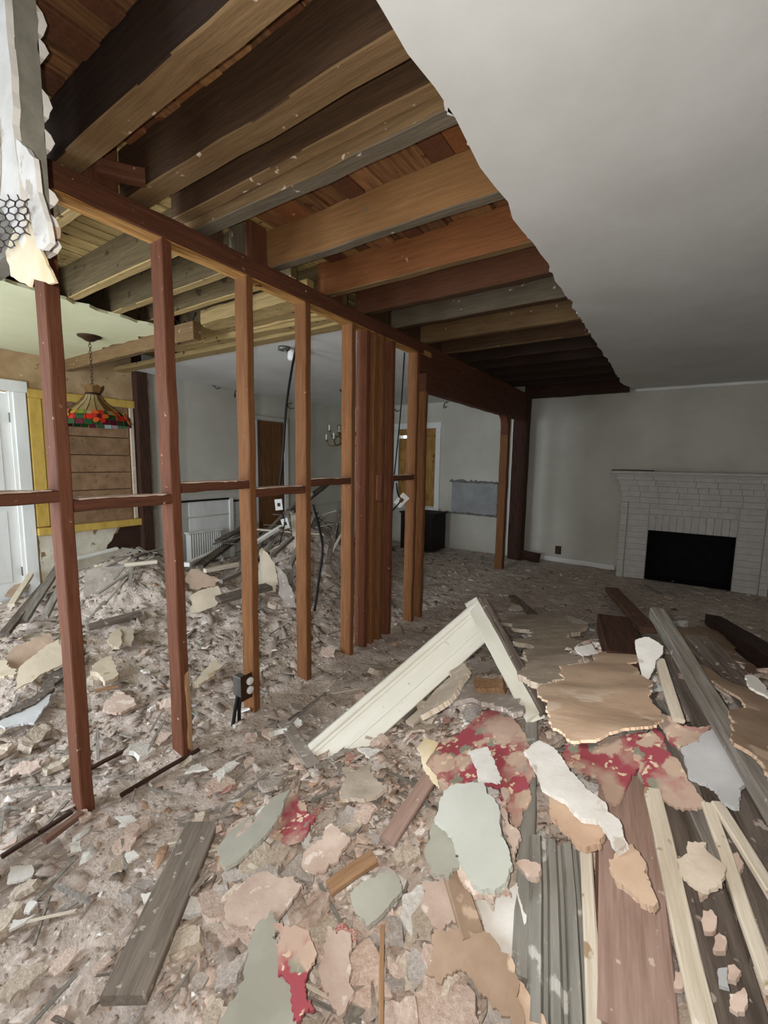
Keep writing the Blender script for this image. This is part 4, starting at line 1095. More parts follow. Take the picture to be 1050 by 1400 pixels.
# individual chunks lying loose: shared meshes, one object each
def chunk_mesh(name, sd, flat):
    r = random.Random(sd); bm = bmesh.new()
    k = r.randint(4, 6); a0 = r.uniform(0, 6.28); asp = r.uniform(.5, .95)
    o2 = [(q*math.cos(a), q*math.sin(a)*asp) for a, q in [(a0+2*math.pi*(i+r.uniform(-.3, .3))/k, r.uniform(.5, 1.05)) for i in range(k)]]
    o2 = torn_outline(o2, 1.3, .30)
    bot = [bm.verts.new((x, y, -flat*.5)) for x, y in o2]
    s_ = r.uniform(.86, .98)
    top = [bm.verts.new((x*s_+r.uniform(-.02, .02), y*s_+r.uniform(-.02, .02), flat*r.uniform(.5, .8))) for x, y in o2]
    n = len(o2)
    bm.faces.new(top); bm.faces.new(bot[::-1])
    for i in range(n): bm.faces.new((bot[i], bot[(i+1) % n], top[(i+1) % n], top[i]))
    bmesh.ops.triangulate(bm, faces=[f for f in bm.faces if len(f.verts) > 4])
    bmesh.ops.recalc_face_normals(bm, faces=bm.faces[:])
    me = bpy.data.meshes.new(name); bm.to_mesh(me); bm.free()
    return me
CH = {}
for mk in ('pl_white', 'pl_pink', 'pl_beige', 'pl_grey'):
    for j in range(5):
        me = chunk_mesh('plaster_chunk', 100+j*7+len(CH), [.07, .12, .24, .09, .42][j]); me.materials.append(M[mk]); CH[mk, j] = me
def scatter_px(n):
    """random visible spots on the rubble, evenly over the picture"""
    out = []
    while len(out) < n:
        u, v = rnd.uniform(-20, 1070), 740+680*rnd.random()**.85
        if len(out) % 2 and n > 100: u, v = rnd.uniform(230, 800), rnd.uniform(960, 1420)
        p = hit(u, v)
        if p[0] < WL+.25 or p[1] > YF-.35 or p[0] > 2.4: continue
        out.append((p, np.linalg.norm(p-CAM)))
    return out
def lay(o, p, s, tilt=.3, up=.4):
    e = .04
    gx = float(hz(p[0]+e, p[1])-hz(p[0]-e, p[1]))/(2*e)+rnd.gauss(0, tilt); gy = float(hz(p[0], p[1]+e)-hz(p[0], p[1]-e))/(2*e)+rnd.gauss(0, tilt)
    n = Vector((-gx, -gy, 1)).normalized()
    q = n.to_track_quat('Z', 'Y').to_matrix().to_4x4()
    z = float(hz(p[0], p[1])+relief(np.array([p[0]]), np.array([p[1]]))[0])-.008
    o.matrix_basis = Matrix.Translation(Vector((p[0], p[1], z+up*s))) @ q @ Matrix.Rotation(rnd.uniform(0, 6.28), 4, 'Z') @ Matrix.Scale(s, 4)
def zone(p):
    x, y = p[0], p[1]
    if x < P-.15:
        if y < 2.5: return 'in the room with the stained glass lamp' if x < -3.3 else 'on the floor behind the first studs'
        return 'in the dining room' if x > -4.6 else 'beside the dining wall'
    if x < P+.25: return 'along the line of bare studs'
    if hz(x, y) > .30: return 'high on the near rubble heap'
    if hz(x, y) > .12: return 'on the slope of the near rubble heap'
    if y > 4.2: return 'on the floor near the fireplace'
    if y > 2.2: return 'on the open floor before the fireplace'
    return 'on the dusty floor in front of the studs'
SHAPE = ['thin flat', 'flat', 'thick', 'thin', 'blocky']
LBL = {'pl_white': ('loose white plaster chunk with broken edges on the rubble', 'white plaster chunks'), 'pl_pink': ('loose pinkish plaster chunk with broken edges on the rubble', 'pinkish plaster chunks'),
       'pl_beige': ('loose beige plaster chunk with broken edges on the rubble', 'beige plaster chunks'), 'pl_grey': ('loose grey brown plaster chunk with broken edges on the rubble', 'grey brown plaster chunks')}
for i, (p, d) in enumerate(scatter_px(290)):
    mk = rnd.choice(['pl_white', 'pl_pink', 'pl_pink', 'pl_beige', 'pl_beige', 'pl_grey', 'pl_grey'])
    j = rnd.randrange(5)
    o = bpy.data.objects.new('plaster_chunk', CH[mk, j]); col.objects.link(o)
    s = min(rnd.uniform(.026, .062)*(.7+.28*d), .15)
    if hz(p[0], p[1]) > .1 and p[0] > P+.3: s = rnd.uniform(.035, .105); j = min(j, 3)
    o.data = CH[mk, j]
    lay(o, p, s, .2, .22)
    size = 'large' if s > .075 else 'small'
    cn = {'pl_white': 'white', 'pl_pink': 'pinkish', 'pl_beige': 'beige', 'pl_grey': 'grey brown'}[mk]
    lb = size+' '+SHAPE[j]+' '+cn+' plaster chunk '+zone(p)
    tag(o, lb, 'plaster chunk', size+' '+SHAPE[j]+' '+cn+' chunks '+zone(p))

# loose lath pieces, one object each
def lath_mesh(sd):
    r = random.Random(sd); vs, fs = [], []; n = 6
    for i in range(n+1):
        for (a, b) in [(-1, -1), (1, -1), (1, 1), (-1, 1)]:
            vs.append((a*.5*(.06+r.uniform(-.006, .006)), b*.5*.018, (i/n-.5)+(r.uniform(-.03, .03) if i in (0, n) else 0)))
    for i in range(n):
        for q in range(4): fs.append((i*4+q, i*4+(q+1) % 4, i*4+4+(q+1) % 4, i*4+4+q))
    fs += [(3, 2, 1, 0), (n*4, n*4+1, n*4+2, n*4+3)]
    return fs, vs
LM = {}
for mk in ('w_dark', 'w_grey', 'w_pale'):
    for j in range(3):
        fs, vs = lath_mesh(50+j+len(LM)); me = mesh('lath_piece', vs, fs); me.materials.append(M[mk]); LM[mk, j] = me
LL = {'w_dark': 'dirty dark lath piece lying loose on the rubble', 'w_grey': 'weathered grey lath piece lying loose on the rubble', 'w_pale': 'pale clean lath piece lying loose on the rubble'}
def lay_stick(p, L, mk, a=None, lift=.012, pitch=0.0):
    o = bpy.data.objects.new('lath_piece', LM[mk, rnd.randrange(3)]); col.objects.link(o)
    a = rnd.uniform(0, 6.28) if a is None else a
    d = np.array([math.cos(a), math.sin(a), 0])
    q0, q1 = p-d*L/2, p+d*L/2
    q0[2] = float(hz(q0[0], q0[1]))+lift; q1[2] = float(hz(q1[0], q1[1]))+lift+pitch*L
    mid = (q0+q1)/2; need = float(hz(mid[0], mid[1]))+lift-mid[2]
    if need > 0: q0[2] += need; q1[2] += need
    ax = (q1-q0); Ln = np.linalg.norm(ax); ax /= Ln
    up = np.array([0, 0, 1.])-ax*ax[2]; up /= np.linalg.norm(up); sd = np.cross(up, ax)
    o.matrix_basis = frame((q0+q1)/2, sd*Ln*.9, up*Ln*.9, ax*Ln)
    cn = {'w_dark': 'dirty dark', 'w_grey': 'weathered grey', 'w_pale': 'pale clean'}[mk]
    sz = 'long' if L > .4 else ('short' if L < .2 else 'middling')
    return tag(o, sz+' '+cn+' lath piece '+zone(p), 'lath', sz+' '+cn+' laths '+zone(p))
for i, (p, d) in enumerate(scatter_px(60)):
    lay_stick(p, min(rnd.uniform(.10, .24)*(.6+.2*d), .6), rnd.choice(['w_dark', 'w_grey', 'w_grey', 'w_grey', 'w_pale']))
# the heaps in the far rooms bristle with laths
for i in range(40):
    p = np.array([rnd.gauss(-3.6, .32), rnd.gauss(3.7, .35), 0]); lay_stick(p, rnd.uniform(.3, .8), rnd.choice(['w_dark', 'w_dark', 'w_dark', 'w_grey', 'w_pale']), None, rnd.uniform(.02, .12), rnd.uniform(0, .5))
for i in range(14):
    p = np.array([rnd.gauss(-4.1, .35), rnd.gauss(1.85, .3), 0]); lay_stick(p, rnd.uniform(.3, .7), rnd.choice(['w_dark', 'w_grey', 'w_grey']), None, rnd.uniform(.02, .06))
# scraps of red wallpaper
for i, (u, v) in enumerate([(308, 1082), (315, 1075), (478, 1040), (430, 1120), (560, 1010), (610, 985), (640, 1000), (690, 985), (1000, 1000), (520, 1330), (470, 1290)]):
    p = hit(u, v); o = bpy.data.objects.new('wallpaper_scrap', None)
    me = chunk_mesh('wallpaper_scrap', 900+i, .05); me.materials.append(M['floral'])
    o = bpy.data.objects.new('wallpaper_scrap', me); col.objects.link(o); lay(o, p, rnd.uniform(.028, .05), .4, .35)
    tag(o, 'small torn scrap of red floral wallpaper in the rubble', 'wallpaper', 'small red wallpaper scraps')

# ------------------------------------------------------------------ large pieces of debris, placed one by one
def c(pts, x0, y0, s): return [(x0+a/s, y0+b/s) for a, b in pts]
c6 = lambda *p: c(p, 700, 780, 3.0)
c7 = lambda *p: c(p, 700, 1050, 3.0)
c8 = lambda *p: c(p, 550, 980, 3.0)
c4 = lambda *p: c(p, 300, 1000, 2.625)
c5 = lambda *p: c(p, 400, 780, 3.0)
cA = lambda *p: c(p, 0, 750, 3.0)
cB = lambda *p: c(p, 0, 1050, 3.0)
cP = lambda *p: c(p, 230, 640, 5.25)

# white mitred casing corner (the tallest piece of the heap)
fo = hit(421, 1018, .03)
d = ray(650, 822); t_ = 2.42/ (d@FX) if False else None
pk = CAM + d*((2.45)/np.linalg.norm(d))
en = hit(738, 978, .09)
cs = empty('casing_corner', tuple(fo), 'white moulded door casing corner propped up on the rubble heap', 'casing')
ax = (pk-fo)/np.linalg.norm(pk-fo)
vw = CAM-(pk+fo)/2; vw /= np.linalg.norm(vw)
up = vw+np.array([0, 0, .35]); up -= ax*(up@ax); up /= np.linalg.norm(up)
W_, T_ = .19, .03
prof = [(-W_/2, -T_/2), (W_/2, -T_/2), (W_/2, .006), (W_/2-.004, .010), (W_/2-.058, .010), (W_/2-.061, .0125), (-W_/2+.056, .0125), (-W_/2+.052, .016), (-W_/2+.040, .018), (-W_/2+.032, .026), (-W_/2+.020, .029), (-W_/2+.008, .024), (-W_/2, .010)]
side = np.cross(up, ax)
sgn = -1 if (side@UX) > 0 else 1
prof2 = prof if sgn < 0 else [(-a, b) for a, b in prof][::-1]
off = side*(W_/2)*(1 if sgn > 0 else -1)*1.0
prof2 = [(a, b) for a, b in prof] if (side@UX) < 0 else [(-a, b) for a, b in prof][::-1]
low = -UX; sh = side*np.sign(side@low)*W_/2
lumber('casing_board', fo+sh, pk+sh, W_, T_, up, M['cream_paint'], cs, .0008, 16, prof2)
ax2 = (en-pk)/np.linalg.norm(en-pk)
vw2 = CAM-(pk+en)/2; vw2 /= np.linalg.norm(vw2)
up2 = vw2-ax2*(vw2@ax2); up2 /= np.linalg.norm(up2)
s2 = np.cross(up2, ax2); s2 *= -np.sign(s2@RX)
lumber('casing_edge', pk-ax2*.01+s2*.02, en+s2*.02, .075, .022, up2, M['cream_paint'], cs, .001, 10, None, 0, .012)
lumber('casing_back', pk+ax2*.02+s2*-.035, en+s2*-.02, .04, .03, up2-s2*.6, M['w_dark'], cs, .001, 10, None, 0, .012)

# --- boards and planks of the near heap (undermost first)
board('floor_plank', (277, 1128), (168, 1368), .115, .03, M['w_dusty'], 'weathered grey brown plank lying alone on the dusty floor', 'plank', .035)
board('fluted_casing', (765, 1155), (775, 1420), .16, .034, M['w_silver'], 'weathered grey fluted casing lying upright at the heap foot', 'casing', .06,
      profile=[(-.08, -.017), (.08, -.017), (.08, .010), (.068, .017), (.052, .017), (.044, -.004), (.036, -.004), (.030, .016), (.012, .016), (.004, -.004), (-.004, -.004), (-.012, .016), (-.030, .016), (-.036, -.004), (-.044, -.004), (-.052, .017), (-.072, .012), (-.08, .0)])
board('grey_batten', (727, 985), (712, 1340), .045, .03, M['w_silver'], 'narrow weathered grey batten beside the pale green plate', 'batten', .06)
board('pale_lath', (801, 1160), (814, 1420), .030, .02, M['w_pale'], 'pale edged lath along the fluted grey casing', 'lath', .07)
board('pink_board', (852, 1030), (872, 1425), .15, .03, M['pinkboard'], 'wide dusty pinkish brown board in the heap', 'board', .05)
board('red_board', (834, 1150), (838, 1425), .07, .03, M['w_red'], 'narrow dark reddish board beside the wide pinkish one', 'board', .035)
board('dark_plank', (920, 1085), (1012, 1420), .12, .03, M['w_dark'], 'dirty dark plank between two pale laths', 'plank', .03)
board('dark_plank', (985, 1075), (1075, 1330), .12, .03, M['w_dark'], 'dirty dark plank under the blue grey shard', 'plank', .03)
board('grey_plank', (925, 900), (1062, 1180), .10, .03, M['w_dark'], 'dirty grey plank running under the long batten', 'plank', .04)
board('grey_plank', (890, 960), (1000, 1190), .09, .03, M['w_grey'], 'weathered grey plank below the torn tan board', 'plank', .03)
board('long_batten', (897, 838), (1072, 1125), .055, .05, M['w_grey'], 'long weathered grey batten running up the heap', 'batten', .12)
board('pale_lath', (892, 1085), (968, 1420), .045, .018, M['w_pale'], 'long pale lath with a splintered point', 'lath', .10, ragged=.03)
board('pale_lath', (968, 1100), (1058, 1360), .030, .018, M['w_pale'], 'pale lath running to the right over the dark planks', 'lath', .10)
board('pale_lath', (980, 1098), (1070, 1245), .030, .018, M['w_pale'], 'short pale lath below the blue grey shard', 'lath', .10)
board('pale_lath', (902, 902), (928, 985), .035, .018, M['w_pale'], 'pale lath poking from behind the torn tan board', 'lath', .14)
board('timber_end', (836, 806), (887, 862), .13, .05, M['w_red'], 'reddish brown plank end jutting toward the fireplace', 'plank', .06, .07)
board('timber_block', (838, 852), (856, 905), .14, .08, M['dark_wood'], 'dark reddish timber block behind the torn tan board', 'timber', .10)
board('old_timber', (975, 848), (1085, 925), .12, .09, M['dark_wood'], 'big dark red beam on the right of the heap', 'beam', .03)
board('dark_plank', (955, 875), (1075, 1010), .10, .04, M['w_dark'], 'dirty dark plank beside the big red beam', 'plank', .04)
board('pink_stick', (530, 1150), (592, 1058), .055, .018, M['pinkboard'], 'pinkish brown board lying below the curled paper', 'board', .06)
board('orange_stick', (449, 1214), (512, 1172), .045, .02, M['w_orange'], 'short orange brown stick on the crumbled plaster', 'stick', .05)
board('brown_stick', (603, 1140), (648, 1285), .06, .02, M['stain'], 'long brown stick under the pale green plate', 'stick', .09)
board('thin_lath', (522, 1265), (521, 1420), .012, .008, M['w_orange'], 'thin upright lath below the grey green plate', 'lath', .06)
for (a, b, wd, mk, lb) in [((545, 985), (640, 890), .05, 'w_grey', 'grey plank lying directly under the white casing'), ((560, 990), (645, 915), .05, 'pl_beige', 'beige plank under the white casing corner')]:
    board('under_plank', a, b, wd, .02, M[mk], lb, 'plank', .03)
board('far_plank', (700, 815), (735, 845), .08, .03, M['w_dark'], 'dark plank on the floor behind the casing peak', 'plank', .02)
board('floor_strip', (92, 1068), (182, 1020), .018, .014, M['dark_wood'], 'dark strip standing in for a floor slit near the first stud', 'batten', .012)  # three dark strips added to stand in for slits between floor boards
board('floor_strip', (165, 1088), (272, 1024), .018, .014, M['dark_wood'], 'dark strip standing in for a floor slit toward the second stud', 'batten', .008)
board('floor_strip', (2, 1172), (98, 1110), .018, .014, M['dark_wood'], 'dark strip standing in for a floor slit left of the first stud', 'batten', .008)
board('floor_strip', (60, 1150), (112, 1112), .03, .02, M['w_red'], 'reddish stick beside the first stud foot', 'stick', .02)
board('floor_strip', (120, 858), (192, 838), .06, .04, M['w_dark'], 'dark batten on the rubble between the first studs', 'batten', .04)
board('floor_strip', (130, 945), (162, 938), .02, .015, M['w_orange'], 'short brown stick between the first studs', 'stick', .015)
board('floor_strip', (503, 800+0), (540, 830), .03, .02, M['w_dark'], 'dark stick by the clustered studs', 'stick', .01)
board('metal_corner_bead', (385, 985), (428, 1046), .06, .006, M['pl_grey'], 'perforated metal corner bead at the foot of the white casing', 'corner bead', .012, bow=.006)

# --- slabs
slab('rubble_slab', c6((0, 190), (170, 175), (310, 220), (352, 330), (200, 392), (215, 440), (130, 470), (60, 380), (0, 290)), .05, .025, M['pl_beige'], 'flat beige plaster slab with white flakes behind the casing corner', 'plaster slab', .006)
slab('plaster_flake', c6((150, 205), (230, 185), (315, 215), (270, 240), (160, 232)), .085, .006, M['pl_white'], 'white paint flake at the far edge of the beige slab', 'plaster flake', .003)
slab('plaster_flake', c6((40, 265), (95, 245), (170, 295), (100, 300)), .085, .006, M['pl_white'], 'white paint flake in the middle of the beige slab', 'plaster flake', .003)
slab('plaster_flake', c6((160, 250), (215, 245), (255, 272), (190, 285)), .085, .006, M['pl_white'], 'small oval white flake on the beige slab', 'plaster flake', .003)
lean('plaster_flake', c6((255, 315), (330, 300), (355, 335), (290, 350)), .006, M['pl_white'], 'white flake beside the dark timber block', 'plaster flake', face=.2, ragged=.003, warp=0, lift=.16)
slab('tan_board', c6((660, 230), (760, 225), (895, 262), (960, 370), (1010, 470), (1100, 640), (1100, 900), (1040, 820), (900, 600), (790, 420), (700, 300)), .10, .008, M['stain'], 'tan brown wallboard sheet right of the long grey batten', 'wallboard', .005)
slab('cream_flake', c6((960, 430), (1000, 440), (1050, 520), (1010, 500), (970, 475)), .16, .008, M['pl_white'], 'white flake at the edge of the tan brown sheet', 'plaster flake', .004)
slab('wallpaper_piece', c6((222, 712), (300, 690), (540, 660), (535, 800), (490, 842), (440, 850), (430, 960), (380, 930), (350, 850), (240, 800)), .10, .01, M['floral'], 'red floral wallpaper piece below the torn tan board', 'wallpaper', .006)
slab('wallpaper_piece', c6((530, 690), (590, 640), (640, 740), (720, 860), (790, 950), (740, 975), (680, 970), (600, 910), (520, 840)), .11, .01, M['floral'], 'red floral wallpaper piece beside the blue grey shard', 'wallpaper', .006)
slab('wallpaper_piece', c6((600, 600), (650, 600), (700, 640), (820, 640), (770, 700), (690, 735), (650, 700)), .12, .01, M['floral'], 'dark red wallpaper corner behind the blue grey shard', 'wallpaper', .006)
slab('blue_grey_shard', c6((690, 730), (770, 700), (822, 645), (975, 850), (930, 890), (930, 970), (870, 945), (830, 890), (720, 835)), .15, .014, M['pl_bluegrey'], 'blue grey painted plaster shard with torn lower edge', 'plaster shard', .005)
slab('torn_tan_board', c6((120, 465), (215, 440), (195, 392), (290, 385), (340, 350), (400, 330), (397, 290), (500, 270), (520, 330), (560, 450), (575, 540), (615, 600), (560, 645), (400, 672), (245, 697), (165, 640), (140, 540)), .17, .006, M['paper_tan'], 'large tan torn paperboard on top of the heap', 'paperboard', .004, warp=.012)
lean('white_paper', c6((505, 285), (560, 272), (622, 310), (590, 370), (570, 430), (560, 510), (545, 450), (548, 340), (505, 318)), .004, M['pl_white'], 'white torn strip along the edge of the tan paperboard', 'plaster strip', face=.35, ragged=.003, warp=.003, lift=.27)
slab('wallpaper_sheet', c5((540, 780), (610, 700), (690, 660), (800, 570), (900, 600), (950, 660), (945, 900), (880, 985), (860, 880), (780, 868), (600, 885), (548, 800)), .09, .01, M['floral'], 'large red floral wallpaper sheet in the middle of the heap', 'wallpaper', .006, warp=.014)
slab('wallpaper_strip', c5((880, 860), (950, 840), (940, 1020), (910, 1060), (890, 980)), .10, .008, M['floral'], 'narrow red wallpaper strip left of the grey batten', 'wallpaper', .005)
slab('white_patch', c5((720, 745), (800, 725), (830, 800), (850, 870), (760, 870), (745, 800)), .12, .006, M['pl_white'], 'white plaster patch lying on the red wallpaper sheet', 'plaster patch', .004)
slab('curled_paper', c5((512, 735), (545, 690), (600, 715), (548, 790), (590, 840), (600, 885), (565, 850), (530, 790)), .13, .005, M['paper_cream'], 'curled cream paper edge at the red wallpaper sheet', 'paper', .003, warp=.02)
slab('grey_shard', c5((690, 380), (760, 350), (860, 370), (950, 560), (900, 590), (740, 520), (640, 540), (700, 470)), .05, .02, M['pl_grey'], 'flat grey plaster shard under the casing corner', 'plaster shard', .006)
slab('beige_wedge', c5((525, 595), (540, 545), (700, 360), (720, 420), (640, 530)), .14, .02, M['pl_beige'], 'beige wedge of plasterboard leaning under the casing corner', 'plasterboard', .004)
slab('wood_block', c5((745, 440), (860, 440), (862, 485), (750, 485)), .10, .03, M['w_orange'], 'small tan wood block under the casing corner', 'wood block', .002)
slab('pale_green_plate', c8((185, 290), (330, 265), (372, 330), (400, 470), (440, 570), (420, 680), (370, 715), (300, 690), (240, 600), (200, 480), (130, 420)), .14, .018, M['pl_green'], 'large pale green painted plaster plate in the heap', 'plaster plate', .005, warp=.003)
slab('torn_plaster_rim', c8((240, 600), (300, 685), (370, 715), (425, 690), (445, 720), (370, 750), (290, 730), (225, 640)), .125, .018, M['pl_pink'], 'torn pinkish plaster rim below the pale green plate', 'plaster rim', .006)
slab('pale_strip', c8((400, 290), (440, 300), (485, 480), (460, 580), (430, 480), (405, 380)), .13, .012, M['pl_pink'], 'ragged pinkish strip right of the pale green plate', 'plaster strip', .007)
slab('grey_green_sheet', c8((130, 420), (200, 480), (245, 610), (190, 660), (120, 640), (95, 540)), .11, .012, M['pl_sage'], 'grey green sheet half under the pale green plate', 'plaster plate', .006)
slab('pinkish_sheet', c8((300, 740), (380, 745), (470, 680), (482, 960), (432, 1005), (340, 890)), .07, .012, M['pl_white'], 'pinkish white sheet left of the fluted grey casing', 'plasterboard', .003)
slab('stained_panel', c4((735, 870), (770, 715), (850, 700), (950, 720), (1060, 840), (1090, 1060), (1010, 1010), (880, 860), (800, 910)), .10, .008, M['stain'], 'brown water stained board at the heap foot', 'board', .006)
slab('long_tan_board', c4((905, 730), (955, 725), (1180, 1060), (1080, 1080), (1000, 930)), .085, .014, M['paper_tan'], 'long tan board beside the brown stained one', 'board', .004)
slab('grey_green_plate', c4((470, 590), (510, 540), (630, 500), (655, 572), (600, 640), (530, 702)), .10, .016, M['pl_sage'], 'small grey green painted plaster plate on crumbled plaster', 'plaster plate', .005)
slab('big_grey_panel', c4((10, 1090), (130, 700), (190, 640), (215, 700), (190, 740), (240, 800), (250, 900), (275, 960), (270, 1090)), .07, .014, M['pl_sage'], 'large grey green wall panel at the bottom of the heap', 'wall panel', .006)
slab('wallpaper_strip', c4((190, 690), (240, 700), (300, 900), (340, 1000), (280, 1040), (250, 900)), .085, .010, M['floral'], 'scalloped red wallpaper strip along the grey green panel', 'wallpaper', .008)
slab('leaning_shard', c4((0, 465), (30, 420), (180, 250), (255, 205), (190, 340), (60, 470), (20, 490)), .09, .012, M['pl_sage'], 'long grey green shard leaning beside red wallpaper', 'plaster shard', .003)
slab('wallpaper_piece', c4((160, 360), (230, 240), (260, 215), (345, 310), (300, 380), (240, 400)), .06, .010, M['floral'], 'faded red wallpaper piece behind the leaning shard', 'wallpaper', .006)
slab('plaster_slab', c4((60, 560), (170, 500), (270, 520), (300, 560), (200, 680), (120, 700), (30, 680)), .06, .010, M['pl_pink'], 'pinkish plaster panel above the big grey green one', 'plaster slab', .006)
slab('plaster_slab', c4((390, 700), (470, 720), (480, 930), (430, 1020), (400, 980)), .07, .014, M['pl_pink'], 'tall pinkish plaster slab below the orange stick', 'plaster slab', .007)
slab('plaster_slab', c4((720, 530), (830, 540), (870, 690), (780, 720), (730, 640)), .07, .010, M['pl_pink'], 'pinkish slab beside the long brown stick', 'plaster slab', .007)
slab('plaster_slab', c4((440, 130), (540, 120), (600, 200), (520, 240), (430, 230)), .06, .014, M['pl_beige'], 'rounded beige slab below the white casing foot', 'plaster slab', .007)
slab('plaster_slab', c4((300, 440), (400, 330), (470, 380), (420, 470), (330, 500)), .05, .010, M['pl_pink'], 'pinkish slab above the orange brown stick', 'plaster slab', .007)
# broken white cornice with tan plaster still attached
slab('white_cornice', c8((498, 140), (560, 95), (700, 230), (900, 455), (925, 520), (880, 548), (800, 420), (735, 408), (650, 330), (570, 285), (540, 210)), .19, .02, M['pl_white'], 'broken white cornice strip lying across the heap', 'cornice', .004)
slab('cornice_plaster', c8((575, 290), (650, 330), (735, 408), (780, 420), (805, 520), (740, 530), (690, 490), (610, 400)), .16, .02, M['paper_tan'], 'tan plaster lump under the white cornice strip', 'plaster lump', .007)
slab('cornice_plaster', c8((845, 600), (890, 540), (940, 520), (990, 600), (1050, 760), (1030, 790), (960, 740), (930, 710), (880, 680)), .17, .02, M['paper_tan'], 'tan torn plaster piece at the lower end of the cornice', 'plaster lump', .007)
slab('beige_round', c7((680, 370), (720, 300), (790, 300), (815, 390), (880, 400), (860, 470), (780, 495), (700, 440)), .14, .012, M['pl_beige'], 'rounded beige plaster piece over the dark planks', 'plaster piece', .005)
slab('blue_chip', c7((845, 820), (885, 815), (888, 900), (850, 890)), .12, .012, M['pl_bluegrey'], 'small pale blue tile chip on the dark plank', 'tile chip', .002)
slab('pink_chip', c7((15, 390), (60, 372), (118, 395), (105, 445), (60, 440)), .13, .02, M['pl_pink'], 'pale pinkish chip on top of the grey batten', 'plaster chip', .004)
for i, (u, v, s) in enumerate([(960, 1215, 11), (968, 1258, 12), (985, 1290, 13), (1002, 1330, 12), (1010, 1368, 14), (930, 1340, 12), (1005, 1180, 10), (1030, 1270, 10)]):
    n_ = rnd.randint(5, 7)
    slab('plaster_lump', [(u+s*rnd.uniform(.6, 1.2)*math.cos(6.28*k/n_), v+1.4*s*rnd.uniform(.6, 1.2)*math.sin(6.28*k/n_)) for k in range(n_)], .09, .015, M['pl_pink'], 'pinkish lump stuck between the pale laths and dark planks', 'plaster lump', .003, group='pinkish lumps between the laths')
# left side floor and left heap
lean('cream_sheet', cA((62, 582), (78, 490), (240, 372), (275, 430), (250, 480), (90, 562)), .014, M['cream_sheet'], 'cream wallboard sheet leaning by the first stud', 'wallboard', face=0.5, ragged=0.003)
lean('brown_sheet', cA((28, 440), (60, 400), (200, 345), (225, 380), (80, 490), (40, 490)), .014, M['stain'], 'brown wallboard sheet behind the cream one', 'wallboard', face=0.45, ragged=0.003)
slab('cream_sheet', cA((-20, 470), (20, 455), (68, 495), (55, 520), (-20, 525)), .08, .014, M['cream_sheet'], 'small cream sheet at the picture side of the left rubble', 'wallboard', .006)
slab('grey_sheet', cA((-10, 720), (60, 660), (210, 595), (195, 640), (140, 715), (20, 735)), .04, .012, M['pl_bluegrey'], 'flat grey sheet on the floor left of the first stud', 'wallboard', .004)
slab('dark_debris', cA((-10, 690), (100, 620), (200, 520), (275, 480), (270, 520), (130, 640), (20, 690)), .05, .02, M['w_dark'], 'dark broken strip behind the grey sheet', 'broken strip', .006)
slab('cream_block', cA((372, 500), (390, 470), (450, 440), (480, 480), (470, 530), (430, 545)), .06, .03, M['cream_sheet'], 'cream plaster block between the first two studs', 'plaster block', .005)
slab('cream_block', cA((440, 370), (480, 330), (500, 350), (490, 400), (460, 400)), .07, .02, M['cream_sheet'], 'curved cream fragment behind the cream block', 'plaster fragment', .004)
slab('beige_block', cA((498, 320), (550, 330), (540, 385), (505, 380)), .06, .03, M['pl_beige'], 'beige fragment right of the curved cream one', 'plaster fragment', .004)
slab('beige_shard', cA((795, 560), (830, 500), (890, 450), (915, 480), (880, 520), (820, 555)), .05, .02, M['cream_sheet'], 'long beige shard between the second and third stud', 'plaster shard', .005)
lean('tan_slab', cA((350, 200), (360, 90), (480, 60), (600, 70), (610, 140), (560, 190), (450, 185)), .03, M['pl_grey'], 'large beige slab on the left heap under the yellow sill', 'plaster slab', face=0.4, ragged=0.006)
slab('brown_wedge', cA((420, 660), (480, 580), (560, 640), (500, 670)), .03, .015, M['pl_pink'], 'reddish wedge on the floor between the first studs', 'plaster slab', .006)
lean('tan_cover', cA((20, 190), (85, 110), (120, 95), (150, 105), (60, 200)), .02, M['stain'], 'tan board edge leaning on the left heap by the white door', 'board', face=.25, ragged=0.003)
for (a, b, wd, mk, lb) in [((15, 828), (42, 786), .05, 'w_pale', 'white edged stick on the left heap'), ((30, 850), (80, 775), .07, 'w_grey', 'wide grey stick on the left heap'), ((5, 868), (60, 800), .06, 'w_dark', 'dark stick at the left heap foot'), ((60, 845), (90, 790), .05, 'w_grey', 'short grey stick on the left heap'), ((100, 765), (160, 750), .06, 'pl_white', 'white strip on the crest of the left heap'), ((170, 772), (215, 768), .05, 'w_pale', 'pale strip on the far side of the left heap')]:
    board('heap_stick', a, b, wd, .03, M[mk], lb, 'stick', .08)
# dusty floor flakes near the bottom left
for i, (pts, lb) in enumerate([(cB((30, 470), (40, 405), (130, 395), (135, 440), (70, 465)), 'white flake on the dusty floor at the left'), (cB((38, 660), (50, 620), (145, 595), (100, 630)), 'thin white sliver on the dusty floor'), (cB((95, 590), (120, 545), (155, 550), (120, 590)), 'small white flake beside the sliver'),
     (cB((515, 350), (550, 338), (572, 360), (525, 385)), 'white chip in the middle of the dusty floor'), (cB((285, 310), (330, 300), (335, 335), (290, 345)), 'bluish white chip near the dark floor strips'), (cB((580, 520), (620, 515), (630, 545), (590, 555)), 'cream chip beside the lone plank'),
     (cB((470, 200), (540, 195), (570, 225), (520, 240)), 'cream chip behind the first stud foot')]):
    slab('floor_flake', pts, .018, .008, M['pl_white'], lb, 'plaster flake', .003)
slab('floor_sheet', cB((890, 330), (960, 250), (1040, 190), (1050, 260), (960, 390), (910, 400)), .03, .012, M['pl_sage'], 'grey green sheet beside the lone plank', 'wallboard', .004)
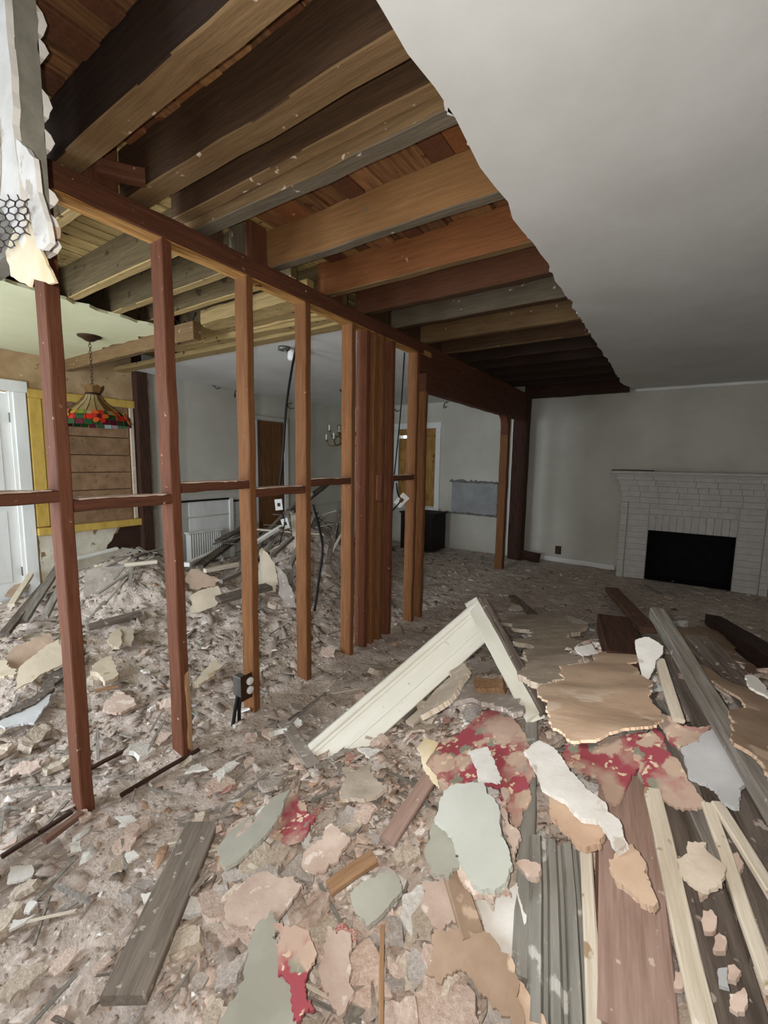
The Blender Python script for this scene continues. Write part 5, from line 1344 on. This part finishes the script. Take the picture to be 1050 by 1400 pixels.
# dining heap
lean('cream_wallboard', cP((640, 760), (650, 600), (670, 570), (715, 610), (765, 690), (785, 800), (770, 890), (700, 880), (640, 830)), .02, M['cream_sheet'], 'large cream wallboard piece standing on the dining heap', 'wallboard', face=0.75, ragged=0.003)
lean('grey_wallboard', cP((770, 700), (840, 760), (900, 900), (920, 1000), (830, 1000), (790, 900)), .02, M['pl_grey'], 'grey wallboard piece right of the large cream one', 'wallboard', face=0.55, ragged=0.004)
lean('tan_wallboard', cP((150, 930), (220, 880), (360, 845), (350, 980), (230, 1030), (160, 1040)), .02, M['cream_sheet'], 'tan wallboard piece at the foot of the dining heap', 'wallboard', face=0.6, ragged=0.004)
lean('brown_wallboard', cP((140, 760), (200, 690), (290, 770), (370, 800), (340, 840), (220, 870), (150, 860)), .02, M['stain'], 'brown torn wallboard above the tan piece', 'wallboard', face=0.5, ragged=0.006)
for (a, b, wd, mk, lb, l) in [((254, 772), (322, 742), .06, 'white_paint', 'white trim strip leaning on the dining heap', .25), ((270, 775), (335, 728), .10, 'w_dark', 'dark timber leaning on the dining heap', .2), ((298, 740), (345, 715), .10, 'w_dark', 'upper dark timber leaning on the dining heap', .3), ((280, 780), (325, 772), .05, 'w_pale', 'pale flat stick on the dining heap', .18), ((302, 795), (345, 775), .04, 'w_grey', 'grey stick on the dining heap', .15), ((298, 820), (368, 802), .14, 'w_dark', 'thick dark timber at the foot of the dining heap', .14), ((343, 770), (366, 756), .05, 'w_dark', 'short dark timber end on the dining heap', .22), ((372, 760), (400, 735), .04, 'w_grey', 'thin grey stick at the dining heap crest', .3), ((395, 775), (432, 700), .05, 'w_grey', 'steep grey stick at the dining heap crest', .3), ((345, 745), (385, 720), .05, 'pl_white', 'whitish strip at the dining heap crest', .3), ((396, 700), (450, 660), .10, 'w_dark', 'long dark board rising behind the dining heap', .35), ((290, 742), (297, 725), .03, 'white_paint', 'short upright white peg beside the radiator', .2)]:
    board('heap_timber', a, b, wd, .035, M[mk], lb, 'stick', l)
lean('grey_bag', cP((690, 770), (760, 760), (860, 700), (915, 640), (925, 760), (850, 850), (790, 800)), .03, M['w_grey'], 'crumpled grey sheet on the crest of the dining heap', 'sheet', face=0.5, ragged=0.006, warp=0.05)
